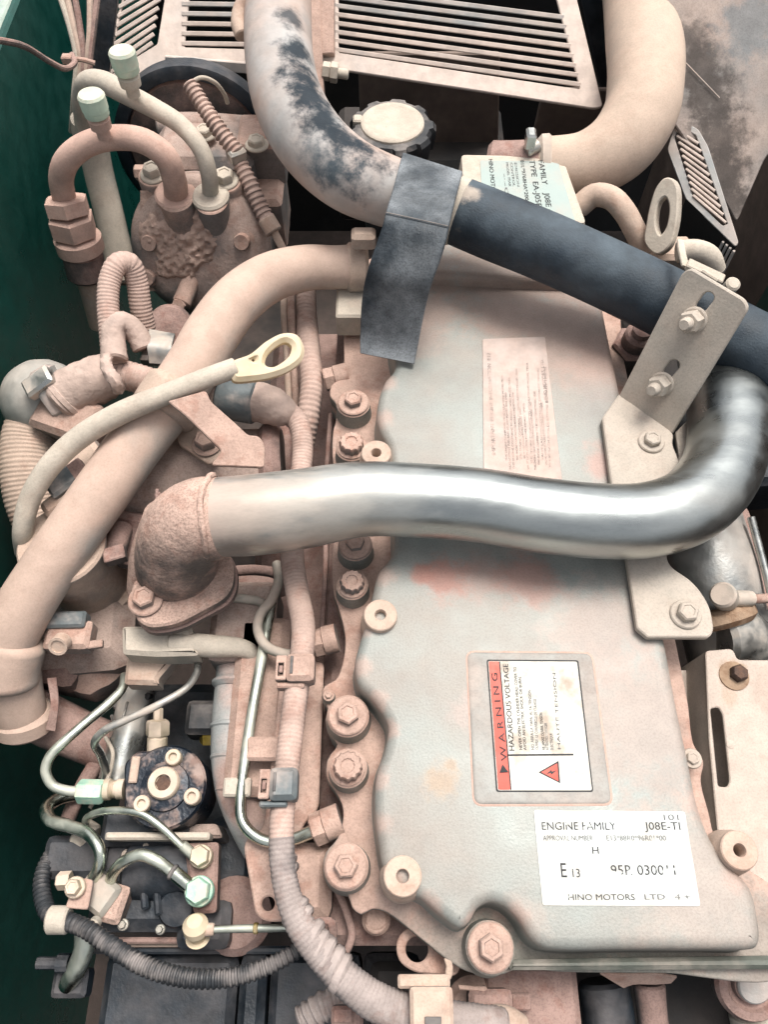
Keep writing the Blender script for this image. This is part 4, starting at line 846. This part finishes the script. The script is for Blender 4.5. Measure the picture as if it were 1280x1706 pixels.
# fuel lines
put('injection_line', tube([(522, 1384, -36, 22), (490, 1397, -38, 20), (452, 1402, -38, 19), (425, 1392, -38, 19), (404, 1368, -38, 19), (401, 1330, -38, 19), (408, 1270, -40, 19), (420, 1190, -42, 19), (434, 1110, -44, 19), (446, 1040, -48, 18), (452, 1000, -56, 18)], None, 18), 'zinc', label='long bright fuel line with a hook at its lower end', cat='pipe')
put('injection_line', tube([(494, 1090, -34, 17), (470, 1088, -36, 17), (444, 1076, -38, 17), (430, 1050, -40, 17), (434, 1024, -42, 17), (452, 1000, -44, 17), (464, 970, -50, 17), (462, 940, -60, 17)], None, 18), 'zinc_dull', label='dull fuel line curling behind the upper conduit clip', cat='pipe')
put('injection_line', tube([(370, 996, -50, 15), (410, 998, -50, 15), (438, 1006, -54, 15), (446, 1030, -62, 15), (442, 1080, -72, 15)], None, 14), 'zinc_dull', label='short dull fuel line beside the pipe flange', cat='pipe')
put('injection_line', tube([(380, 952, -60, 18), (430, 950, -60, 18), (462, 958, -64, 18), (470, 990, -76, 18)], None, 14), 'dust_mauve', label='dusty brown fuel line under the silver pipe', cat='pipe')
# ribbed inlet runner + pink brackets
mr = thing('inlet_runner', 'grey ribbed inlet runner left of the long fuel line', 'manifold', (395, 1250, -140))
put('runner_tube', tube([(398, 1080, -82, 70), (396, 1130, -80, 72), (392, 1190, -78, 76), (392, 1250, -78, 80), (398, 1310, -78, 78), (414, 1360, -82, 72), (436, 1410, -92, 66)], None, 32, 4), 'runner_grey', mr, sharp=80)
for (x, y) in ((395, 1140), (392, 1212), (392, 1264), (400, 1318)):
    put('rib', tube([(x + .5, y - 2, -78, 84), (x, y + 2, -78, 84)], None, 32, 1.2), 'runner_grey', mr)
put('pad', box(P(396, 1312, -40), 18, 12, 8, bev=1.5), 'dust_cream', mr)
put('block', box(P(436, 1180, -76), 40, 130, 44, bev=6), 'dust_pink', mr)
put('upper_block', box(P(414, 1052, -84), 50, 64, 60, bev=6), 'cast_grey', mr)
bz = HZ(-46)
sb_ = thing('stay_plate', 'long pink stay plate with a round hole at its foot', 'bracket', (450, 1520, -60))
put('plate', plate(fillet([(*bz.uv(470, 1100), 4), (*bz.uv(540, 1100), 6), (*bz.uv(531, 1350), 6), (*bz.uv(505, 1372), 5), (*bz.uv(492, 1420), 4), (*bz.uv(492, 1534), 2), (*bz.uv(444, 1535), 6), (*bz.uv(426, 1524), 6), (*bz.uv(404, 1400), 8), (*bz.uv(440, 1380), 6)], 0), bz, 5, 1, holes=[circ(11 * mpp(1505, -46), 20, bz.uv(447, 1505))]), 'dust_pink', sb_)
put('cross_tab', box(P(452, 1248, -40), 34, 16, 8, bev=2), 'dust_pink', sb_)
put('cast_web', box(P(515, 1470, -62), 32, 46, 40, bev=8), 'dust_pink', sb_)
put('side_tab', ribbon([P(520, 1528, -40), P(552, 1528, -40), P(560, 1534, -42), P(562, 1580, -56)], [P(520, 1540, -40), P(546, 1540, -40), P(548, 1546, -42), P(550, 1584, -56)], 3), 'dust_mauve', sb_)
put('drop_wire', tube([(562, 1480, -46, 14), (578, 1520, -50, 14), (586, 1560, -54, 14), (570, 1595, -58, 14), (556, 1604, -62, 14)], None, 12), 'dust_mauve', label='thin brown wire curving below the lower left cover bolt', cat='wire')
put('hook_wire', tube([(612, 1525, -52, 8), (613, 1545, -48, 8), (626, 1552, -46, 8), (640, 1545, -48, 8), (641, 1525, -52, 8)], None, 8).join(lathe([(9, -10), (9, 6), (6, 9), (0, 9)], P(627, 1532, -56), (0, 0, 1), 20)), 'dust_pink', label='small wire hook under the cover edge', cat='hook')

# ================================================================== LOWER LEFT: FUEL PUMP
fp_ = thing('fuel_pump', 'black and rust-pink fuel pump with a round bolted head', 'pump', (270, 1450, -190))
pz = -66
hcn = P(275, 1310, pz)
put('head', lathe([(28.5, -40), (28.5, -2), (27, 0), (17, 0), (16.5, 2), (12, 3), (0, 3)], hcn, (0, 0, 1), 48), 'black_iron_clean', fp_)
put('head_lug', plate(fillet([HZ(pz).uv(206, 1270), HZ(pz).uv(228, 1250), HZ(pz).uv(285, 1250), HZ(pz).uv(285, 1368), HZ(pz).uv(238, 1370), HZ(pz).uv(206, 1350)], 4), HZ(pz), 34, 1.5, h0=-1), 'black_iron_clean', fp_)
put('plug', lathe([(11, 0), (11, 4), (10, 5.5), (5.5, 5.5), (5.2, 3), (0, 3)], hcn + V((0, 1.5, 2)), (0, 0, 1), 32), 'cad_bolt', fp_)
put('plug_socket', lathe([(5.4, 0), (5.4, .4), (0, .4)], hcn + V((0, 1.5, 5.2)), (0, 0, 1), 6), 'rust', fp_)
for (x, y) in ((291, 1263), (239, 1340), (322, 1328)):
    c = P(x, y, pz + 1); put('socket_bolt', lathe([(5.6, -2), (5.6, 5), (5, 5.8), (3, 5.8), (2.8, 3), (0, 3)], c, (0, 0, 1), 24), 'cad_bolt', fp_)
put('scraped_pad', box(P(224, 1282, pz + 1), 6, 18, 3, bev=1), 'dust_beige', fp_)
put('top_fitting', lathe([(7.5, 0), (7.5, 9), (6.6, 10), (6.6, 10.8)], P(262, 1250, pz - 12), (0, .8, .35), 12).join(lathe([(8, 10.5), (8.6, 11.5), (8.6, 20), (7.4, 21.5), (3.6, 22), (3.6, 30), (0, 30)], P(262, 1250, pz - 12), (0, .8, .35), 6)), 'cad_bolt', fp_)
put('side_fitting', lathe([(7, 0), (7, 5), (5.6, 5.5), (5.6, 6.5), (6.2, 7), (5.4, 7.6), (6.2, 8.2), (5.4, 8.8), (6.2, 9.4), (7.4, 10), (7.4, 14), (5, 14.5), (5, 22)], P(208, 1314, pz - 8), (-1, -.02, 0), 20), 'cad_bolt', fp_)
put('silver_barrel', tube([(196, 1300, -120, 62), (212, 1230, -116, 60), (228, 1160, -112, 58), (236, 1120, -112, 56)], None, 28), 'steel', fp_)
put('neck', box(P(250, 1380, -100), 62, 26, 30, bev=4), 'black_iron', fp_)
put('gasket_flange', box(P(266, 1394, -80), 72, 5, 14, bev=1.5), 'dust_cream', fp_)
put('body', box(P(272, 1470, -130), 84, 64, 70, bev=8), 'black_iron', fp_)
put('body_bulge', tube([(222, 1450, -100, 90), (280, 1450, -98, 92), (330, 1450, -100, 86)], None, 32), 'black_iron', fp_)
put('body_boss', lathe([(13, -20), (13, 0), (11, 3), (0, 4)], P(294, 1512, -92), (0, -.3, 1), 24), 'black_iron', fp_)
put('lower_flange', box(P(260, 1566, -118), 94, 4, 20, bev=1.5), 'dust_mauve', fp_)
put('left_boss', box(P(135, 1430, -104), 44, 28, 34, bev=5), 'black_iron', fp_)
put('left_spigot', tube([(150, 1398, -96, 52), (134, 1388, -96, 52)], None, 24), 'dust_cream', fp_)
put('banjo_plate', plate(fillet([HZ(-78).uv(306, 1404), HZ(-78).uv(364, 1402), HZ(-78).uv(360, 1520), HZ(-78).uv(322, 1522), HZ(-78).uv(314, 1470)], 3), HZ(-78), 14, 2), 'dust_mauve', fp_)
def hexcap(parent, px, py, z, w_, m, name, ax=(0, 0, 1)):
    r = w_ / 2 * mpp(py, z); put(name, lathe([(r * 1.05, -6), (r * 1.05, -1), (r, 0), (r * .86, 0)], P(px, py, z), ax, 28).join(lathe([(r * .95, -.5), (r * .95, r * .5), (r * .82, r * .7), (0, r * .7)], P(px, py, z), ax, 6, .5)), m, parent)
l1 = thing('fuel_line', 'bright fuel line looping to the left ending in a marked hex nut', 'pipe', (135, 1317, -72), 'fuel lines at the pump')
put('tube', tube([(208, 1125, -74, 15), (204, 1146, -68, 15), (185, 1168, -64, 16), (145, 1202, -60, 16), (104, 1238, -57, 17), (82, 1262, -58, 17), (76, 1286, -61, 17), (88, 1308, -66, 17), (112, 1317, -69, 17), (136, 1318, -71, 17)], None, 18), 'zinc', l1, sharp=80)
put('hex_nut', lathe([(7.6, 0), (8.3, 1), (8.3, 16), (7.6, 17.5)], P(131, 1318, -71), (1, -.02, 0), 6, .1), 'mint_paint', l1)
l2 = put('fuel_line', tube([(330, 1092, -70, 12), (327, 1122, -56, 12), (310, 1146, -48, 12), (262, 1175, -42, 13), (210, 1199, -42, 13), (174, 1217, -46, 14), (158, 1236, -56, 14), (168, 1258, -76, 14), (176, 1284, -92, 14), (174, 1312, -106, 14)], None, 18), 'steel', label='thin silver fuel line slanting above the pump head', cat='pipe', group='fuel lines at the pump')
l3 = put('fuel_line', tube([(215, 1300, -120, 24), (150, 1318, -112, 23), (98, 1330, -100, 22), (78, 1346, -92, 22), (84, 1366, -84, 22), (116, 1376, -76, 21), (148, 1390, -70, 21), (166, 1416, -68, 21), (166, 1440, -72, 21), (156, 1462, -78, 21)], None, 20), 'zinc', label='thick greenish fuel line bending like an S left of the pump', cat='pipe', group='fuel lines at the pump')
l4 = thing('fuel_line', 'thin green tinted fuel line rising to the upper banjo bolt', 'pipe', (333, 1425, -76), 'fuel lines at the pump')
put('tube', tube([(142, 1385, -88, 13), (144, 1364, -78, 13), (165, 1353, -70, 13), (205, 1350, -64, 13), (240, 1357, -62, 13), (275, 1382, -64, 13), (302, 1408, -68, 13), (322, 1424, -72, 13)], None, 18), 'zinc', l4, sharp=80)
put('sleeve', tube([(304, 1408, -68, 18), (322, 1424, -72, 19)], None, 16), 'zinc', l4)
hexcap(l4, 334, 1426, -70, 36, 'cad_bolt', 'banjo_bolt')
l5 = thing('fuel_line', 'thick arched fuel line ending at the mint painted banjo bolt', 'pipe', (330, 1486, -76), 'fuel lines at the pump')
put('tube', tube([(182, 1474, -84, 20), (190, 1452, -74, 20), (208, 1434, -66, 20), (236, 1424, -62, 20), (262, 1434, -62, 20), (284, 1450, -66, 20), (312, 1472, -70, 20)], None, 20), 'zinc', l5, sharp=80)
put('sleeve', tube([(288, 1452, -66, 24), (314, 1474, -70, 24)], None, 18), 'zinc', l5)
put('black_ring', tube([(287, 1452, -66, 27), (290, 1454, -66, 27)], None, 18, 1), 'black_plastic', l5)
hexcap(l5, 331, 1484, -68, 46, 'mint_paint', 'banjo_bolt')
# bracket, P clip and black conduit
pb_ = thing('pump_bracket', 'pink bracket block with bolts at the left of the pump', 'bracket', (160, 1500, -120))
put('tab', plate(fillet([HZ(-66).uv(120, 1478), HZ(-66).uv(140, 1462), HZ(-66).uv(155, 1466), HZ(-66).uv(146, 1515), HZ(-66).uv(108, 1512)], 2), HZ(-66), 4), 'dust_pink', pb_)
put('block', box(P(172, 1488, -92), 26, 22, 30, (.8, -.5, 0), bev=3), 'zinc_dull', pb_)
put('pink_block', box(P(196, 1505, -96), 18, 24, 30, (.9, -.2, 0), bev=3), 'cast_pink', pb_)
put('bolt', bolt_g(P(126, 1478, -64), (0, 0, 1), 6.8, 5.2, 5), 'cad_bolt', pb_)
put('side_bolt', lathe([(6, 0), (6, 8), (5, 9), (0, 9)], P(118, 1466, -84), (-1, -.05, 0), 6), 'cad_bolt', pb_)
put('small_nut', lathe([(4, 0), (4, 6), (0, 7)], P(160, 1535, -80), (0, -.4, 1), 12), 'dust_cream', pb_)
put('pipe_clip', tube([(84, 1532, -70, 44), (112, 1532, -70, 44)], None, 28, 2), 'dust_cream', label='white rubber lined clip around the black conduit', cat='clip')
put('black_conduit', tube([(116, 1404, -104, 20), (96, 1412, -98, 23), (80, 1434, -92, 25), (70, 1464, -86, 26), (72, 1498, -80, 27), (84, 1524, -74, 27), (108, 1533, -70, 28), (140, 1545, -66, 28), (185, 1575, -62, 29), (240, 1608, -58, 30), (310, 1628, -56, 30), (380, 1628, -56, 29), (440, 1612, -58, 27), (480, 1592, -60, 25), (510, 1574, -64, 22)], None, 22, corr=(3.4, 1.0)), 'conduit_black', label='black ribbed conduit hanging in a long curve at the lower left', cat='conduit')
put('return_pipe', tube([(142, 1545, -100, 34), (140, 1580, -104, 34), (128, 1612, -112, 34), (112, 1640, -124, 30)], None, 22), 'zinc', label='shiny short pipe stub below the white clip', cat='pipe')
put('stub_flange', box(P(122, 1636, -130), 24, 18, 18, bev=3).join(lathe([(6, 0), (6, 8), (4, 8), (4, 22), (0, 22)], P(116, 1604, -112), (-1, 0, 0), 10)), 'black_iron', label='dull flange with a small side nut at the lower left', cat='fitting')
rd = thing('link_rod', 'bright thin control rod with a yellowish ball joint', 'rod', (400, 1546, -80))
put('rod', tube([(352, 1548, -70, 12), (420, 1546, -68, 13), (486, 1545, -66, 13)], None, 16), 'zinc', rd)
put('sleeve', tube([(340, 1548, -70, 22), (356, 1548, -70, 20)], None, 16), 'dust_beige', rd)
put('ball_joint', lathe([(7, -8), (8, -6), (5.5, -5), (6, 0), (8.2, 3), (8.2, 8), (5, 12), (0, 13)], P(328, 1552, -74), (0, .5, .85), 24), 'yellow_plastic', rd)
put('collar', tube([(424, 1546, -68, 18), (429, 1546, -68, 18)], None, 14, 1), 'brass', rd)
sn = thing('block_sensor', 'black sensor with a brass nut between pump and runner', 'sensor', (350, 1220, -130))
put('plug', box(P(342, 1200, -104), 26, 26, 26, bev=4), 'black_plastic', sn)
put('brass_nut', lathe([(8, 0), (8, 8), (7, 9)], P(350, 1236, -106), (0, .8, .5), 6), 'brass', sn)
# block behind the pump and dark lower casting
put('pump_bed', box(P(330, 1330, -210), 110, 190, 60, bev=10), 'black_iron', label='dark casting behind the fuel pump', cat='engine part')
lb = thing('lower_casting', 'black painted lower casting along the bottom left', 'engine block', (340, 1690, -220))
for k, (x0, x1, zt) in enumerate(((178, 398, -128), (402, 446, -122), (452, 600, -128), (606, 700, -140))):
    a, b = P(x0, 1582, zt), P(x1, 1582, zt)
    put('casting_panel', box(V(((a.x + b.x) / 2, a.y - 120, zt - 40)), b.x - a.x, 236, 80, bev=6), 'black_iron', lb)
put('cross_flange', box(P(330, 1582, -126), 170, 5, 10, bev=2), 'black_iron', lb)
put('lower_gasket', box(P(268, 1574, -120), 90, 2.4, 6, bev=.8), 'dust_beige', lb)

put('drain_hose', tube([(208, 1262, -150, 30), (172, 1262, -140, 28), (150, 1290, -128, 27), (128, 1330, -118, 26), (112, 1368, -118, 26)], None, 20), 'dust_mauve', label='dull brown drain hose behind the hex nut of the looping fuel line', cat='hose')
put('spring_hook', tube([(186, 1192, -84, 5), (190, 1202, -80, 5), (200, 1204, -78, 5), (206, 1192, -82, 5), (212, 1170, -92, 5)], None, 8), 'steel', label='thin steel spring hook between the two upper fuel lines', cat='hook')
put('dark_tab', box(P(222, 1168, -110), 22, 26, 10, (.7, -.5, 0), (-.2, -.2, .95), 2), 'black_plastic', label='small black tab behind the slanting silver fuel line', cat='tab')
put('pump_wire', tube([(150, 1345, -84, 7), (178, 1300, -92, 7), (188, 1255, -100, 7), (176, 1228, -106, 7)], None, 8), 'dust_cream', label='thin pale wire left of the pump head', cat='wire')
put('side_cover', stack(fillet([HZ(-92).uv(196, 1375), HZ(-92).uv(362, 1372), HZ(-92).uv(372, 1396), HZ(-92).uv(190, 1398)], 3), [(-2, -90), (0, -92), (2, -130)], HZ(0)), 'cast_grey', fp_)
for (x, y, w_) in ((212, 1424, 16), (246, 1410, 14), (300, 1404, 14), (206, 1540, 16), (268, 1548, 14)):
    put('cap_screw', bolt_g(P(x, y, -92), (0, 0, 1), w_ * .24, w_ * .17, 3), 'zinc_dull', fp_)
for (x, y) in ((240, 1480), (262, 1490)):
    put('body_rib', beam(P(x, y - 22, -90), P(x + 4, y + 34, -92), 5, 10, (0, 0, 1), 2), 'black_iron', fp_)

put('head_web', box(P(432, 1018, -116), 70, 66, 40, bev=6), 'dust_mauve', mr)

put('body_shoulder', lathe([(30, -60), (30, -16), (24, -4), (12, 0), (0, 1)], P(236, 1470, -96), (0, -.15, 1), 32), 'black_iron', fp_)
put('body_skirt', box(P(345, 1540, -112), 36, 30, 30, bev=6), 'black_iron', fp_)
put('dark_web', box(P(392, 1470, -140), 40, 90, 50, bev=10), 'black_iron', fp_)
put('dusty_round', lathe([(26, -30), (26, 0), (20, 6), (0, 8)], P(392, 1525, -118), (0, -.2, 1), 28), 'dust_mauve', fp_)

# ================================================================== BOTTOM EDGE
put('rear_conduit', tube([(505, 1700, -80, 46), (540, 1676, -78, 46), (580, 1664, -78, 46), (620, 1668, -80, 46)], None, 22, corr=(5, 1.4), wob=.05), 'conduit_grey', label='grey taped conduit at the bottom edge beneath the main harness', cat='conduit')
ch = thing('conduit_holder', 'beige stepped holder clamping the conduit at the bottom edge', 'bracket', (720, 1680, -60))
put('hanger', plate(fillet([(*HZ(-44).uv(660, 1562), 10), (*HZ(-44).uv(690, 1536), 8), (*HZ(-44).uv(770, 1600), 4), (*HZ(-44).uv(762, 1626), 4), (*HZ(-44).uv(690, 1620), 8), (*HZ(-44).uv(662, 1600), 8)], 0), HZ(-44), 4, .8, holes=[circ(19 * mpp(1580, -44), 24, HZ(-44).uv(695, 1581))]), 'dust_pink', ch)
put('hook', ribbon([P(740, 1596, -30), P(744, 1608, -28), P(742, 1622, -28), P(730, 1628, -28)], [P(752, 1594, -30), P(755, 1610, -28), P(752, 1630, -28), P(738, 1638, -28)], 3), 'dust_beige', ch)
put('shelf', box(P(706, 1634, -22), 30, 7, 10, bev=1.5), 'dust_beige', ch)
put('stem', box(P(714, 1646, -30), 19, 12, 16, bev=1.5), 'dust_beige', ch)
put('clip_body', box(P(718, 1680, -18), 24, 22, 22, bev=2), 'dust_beige', ch)
put('clip_slot', box(P(722, 1702, -6), 9, 5, 1.2, bev=.3), 'black_plastic', ch)
for k, (x, z) in enumerate(((606, -70), (598, -82))): pass
put('side_clip', box(P(572, 1690, -58), 14, 10, 14, bev=2).join(box(P(592, 1694, -60), 10, 10, 14, bev=2)), 'dust_mauve', label='small grey clip below the main harness bend', cat='clip')
put('fork_clip', ribbon([P(764, 1640, -44), P(790, 1642, -44), P(812, 1644, -44), P(816, 1660, -48)], [P(766, 1648, -44), P(788, 1650, -44), P(806, 1652, -44), P(806, 1664, -48)], 3), 'dust_pink', label='flat pink prong under the front cover bolt', cat='clip')
put('round_plug', lathe([(15, -20), (15, 0), (11, 5), (0, 6)], P(786, 1666, -70), (0, -.4, 1), 24), 'dust_pink', label='round pink plug under the front cover bolt', cat='plug')
put('beige_hose_end', tube([(800, 1712, -40, 60), (840, 1706, -40, 58), (866, 1716, -44, 50)], None, 24), 'dust_beige', label='beige hose end at the bottom edge beside the holder', cat='hose')
put('side_pad', box(P(816, 1678, -52), 26, 20, 20, bev=3), 'dust_mauve', label='square dull pad at the bottom edge under the front bolt', cat='pad')
put('connector_block', box(P(880, 1680, -80), 60, 50, 34, bev=4).join(box(P(868, 1668, -56), 12, 9, 6)), 'dust_mauve', label='mauve connector block below the cover front edge', cat='connector')
put('blue_hose', tube([(1005, 1640, -96, 86), (1012, 1680, -98, 86), (1018, 1730, -104, 86)], None, 28), 'black_iron', label='dark blue hose dropping below the cover front edge', cat='hose')
put('pink_pillar', tube([(1082, 1640, -86, 52), (1086, 1680, -90, 50), (1092, 1730, -96, 50)], None, 24), 'dust_mauve', label='pinkish pillar dropping below the cover front edge', cat='pillar')
put('torn_gasket', ribbon([P(1000, 1622, -52), P(1050, 1624, -50), P(1090, 1622, -48), P(1128, 1628, -50)], [P(1040, 1646, -66), P(1056, 1640, -62), P(1092, 1640, -60), P(1118, 1638, -58)], 1.5), 'dust_pink', label='torn pink gasket lip hanging under the cover front', cat='gasket')
pr = thing('round_port', 'round ringed port below the front right of the cover', 'port', (1250, 1650, -110))
pcn = P(1252, 1636, -86)
put('ring', lathe([(23, -10), (24, 0), (22, 3), (17, 3), (16, 0), (13, -1), (12, 3), (0, 3.5)], pcn, (0, -.35, .95), 36), 'dust_mauve', pr)
put('inner_plug', lathe([(11, 2), (11, 5), (10, 6), (0, 6)], pcn, (0, -.35, .95), 28), 'block_grey', pr)
put('cream_pipe', tube([(1262, 1690, -120, 90), (1272, 1740, -124, 90)], None, 28), 'dust_cream', label='cream pipe in the bottom right corner', cat='pipe')
put('front_casting', box(P(1000, 1640, -150) + V((0, -30, 0)), 330, 90, 40, bev=6), 'void_black', label='dark recess casting below the cover front edge', cat='engine part')

# ================================================================== RIGHT SIDE
hsz = HZ(-40)
hsd = thing('heat_shield', 'beige heat shield plate with a slot and a rusty bolt at the right edge', 'shield', (1230, 1250, -90))
ho = fillet([(*hsz.uv(1176, 1084), 3), (*hsz.uv(1222, 1080), 4), (*hsz.uv(1229, 1099), 3), (*hsz.uv(1340, 1100), 0), (*hsz.uv(1400, 1560), 0), (*hsz.uv(1290, 1500), 0), (*hsz.uv(1262, 1480), 4), (*hsz.uv(1248, 1452), 6), (*hsz.uv(1200, 1420), 4), (*hsz.uv(1192, 1340), 4), (*hsz.uv(1182, 1230), 4)], 0)
put('sheet', plate(ho, hsz, 3, .7, holes=[fillet([hsz.uv(1184, 1180), hsz.uv(1198, 1177), hsz.uv(1205, 1190), hsz.uv(1217, 1300), hsz.uv(1213, 1311), hsz.uv(1197, 1310)], 2)]), 'heat_shield', hsd)
put('side_flank', G().add([hsz.hit(1178, 1084) + V((0, 0, -1)), hsz.hit(1184, 1230) + V((0, 0, -1)), hsz.hit(1194, 1340) + V((0, 0, -1)), hsz.hit(1200, 1420) + V((0, 0, -1)), hsz.hit(1200, 1420) + V((-8, 0, -70)), hsz.hit(1194, 1340) + V((-8, 0, -70)), hsz.hit(1184, 1230) + V((-8, 0, -70)), hsz.hit(1178, 1084) + V((-8, 0, -70))], [(0, 7, 6, 1), (1, 6, 5, 2), (2, 5, 4, 3)]), 'heat_shield', hsd)
put('rusty_washer', lathe([(10.5, 0), (10.5, 1), (9.5, 1.4), (0, 1.4)], P(1223, 1126, -40), (0, 0, 1), 28), 'rust_ring', hsd)
put('rusty_bolt', lathe([(6.2, 1), (6.2, 6), (5, 7.5), (0, 7.5)], P(1228, 1124, -40), (0, 0, 1), 6, .3), 'rust', hsd, label='dark rusty hex bolt head')
put('dimple', lathe([(3, 0), (3, .3), (1.5, .9), (0, .9)], P(1218, 1240, -40), (0, 0, 1), 16), 'heat_shield', hsd)
put('inner_shield', box(P(1215, 1240, -75), 60, 110, 4, bev=1), 'heat_shield', hsd)
ex = thing('exhaust_pipe', 'smooth grey exhaust elbow behind the bracket foot at the right', 'pipe', (1190, 980, -120))
put('body', tube([(1130, 800, -70, 150), (1160, 880, -66, 150), (1185, 960, -70, 150), (1205, 1040, -84, 140), (1215, 1100, -100, 130)], None, 36, 5), 'exhaust', ex)
put('collar', tube([(1196, 1022, -58, 120), (1200, 1034, -60, 120)], None, 32, 2), 'rust_ring', ex)
put('bright_elbow', tube([(1196, 1060, -66, 110), (1230, 1056, -70, 100), (1250, 1080, -80, 90)], None, 28), 'steel', ex)
bl = thing('oil_feed', 'small grey banjo fitting with a thin pipe at the right edge', 'fitting', (1220, 1000, -50))
put('banjo', lathe([(9, -6), (9.6, -4), (9.6, 8), (8, 10), (0, 10)], P(1208, 995, -30), (-.5, -.1, .8), 24), 'zinc_dull', bl)
put('arm', tube([(1208, 996, -32, 26), (1235, 997, -34, 28), (1252, 997, -36, 26)], None, 20), 'zinc_dull', bl)
put('pipe', tube([(1250, 998, -36, 16), (1300, 996, -40, 16)], None, 14), 'dust_pink', bl)
put('edge_rod', tube([(1252, 862, -30, 13), (1262, 900, -36, 13), (1278, 960, -44, 13), (1290, 1010, -50, 13)], None, 14), 'steel', label='thin bright rod slanting at the right edge below the silver bend', cat='rod')
put('heat_baffle', box(P(1252, 930, -70), 22, 90, 8, (.15, 1, 0) and (1, .1, 0), bev=4), 'dust_mauve', label='narrow brown panel beside the bright rod at the right', cat='panel')
put('turbo_housing', tube([(1260, 620, -80, 150), (1250, 720, -80, 160), (1262, 820, -90, 150)], None, 32), 'black_iron', label='dark housing under the end of the dark hose at the right', cat='housing')
# right top odds
le = thing('lifting_eye', 'thick beige lifting eye ring standing above the dark hose', 'lifting eye', (1110, 400, -10))
lpn = Plane(P(1108, 356, 34), (-.62, -.5, .6))
eo = [tuple(q) for q in crom([V(lpn.uv(*p)) for p in ((1074, 404), (1077, 372), (1084, 338), (1094, 311), (1107, 297), (1119, 297), (1128, 310), (1130, 340), (1126, 378), (1114, 412), (1094, 424))], True, 3)]
eh = [tuple(q) for q in crom([V(lpn.uv(*p)) for p in ((1093, 378), (1093, 354), (1099, 335), (1108, 328), (1114, 338), (1114, 362), (1108, 383), (1100, 392))], True, 2)]
put('eye_plate', plate(eo, lpn, 11, 1.2, holes=[ccw(eh)]), 'dust_cream', le)
put('foot', box(P(1110, 430, -14), 40, 30, 30, bev=4), 'dust_beige', le)
put('bypass_hose', tube([(965, 345, 8, 38), (990, 326, 18, 38), (1018, 330, 22, 38), (1040, 352, 18, 37), (1058, 384, 8, 36), (1075, 420, -8, 36)], None, 24), 'dust_beige', label='short beige bypass hose hooking beside the nameplate', cat='hose')
put('pale_elbow', tube([(1130, 420, 20, 36), (1160, 418, 22, 36), (1182, 428, 18, 36), (1192, 450, 6, 34)], None, 24), 'dust_cream', label='short pale elbow behind the dark hose at the lifting eye', cat='hose')
sk = thing('brown_sensor', 'brown round sensor between the cover and the bent bracket', 'sensor', (1064, 570, -50))
put('body', lathe([(17, -60), (17, -16), (13, -14), (13, -2), (11, 0), (8, 0), (8, 6), (0, 7)], P(1068, 556, -10), (0, -.1, 1), 28), 'dust_mauve', sk)
put('hex_base', lathe([(18, -30), (20, -26), (20, -16), (18, -14)], P(1068, 556, -10), (0, -.1, 1), 6), 'dust_mauve', sk)
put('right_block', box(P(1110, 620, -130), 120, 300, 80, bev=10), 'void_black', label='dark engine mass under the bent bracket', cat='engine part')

# ================================================================== RENDER SETTINGS
sc = bpy.context.scene
sc.render.engine = 'CYCLES'
sc.cycles.max_bounces = 6; sc.cycles.diffuse_bounces = 2; sc.cycles.glossy_bounces = 3
sc.cycles.caustics_reflective = False; sc.cycles.caustics_refractive = False
sc.cycles.use_denoising = True
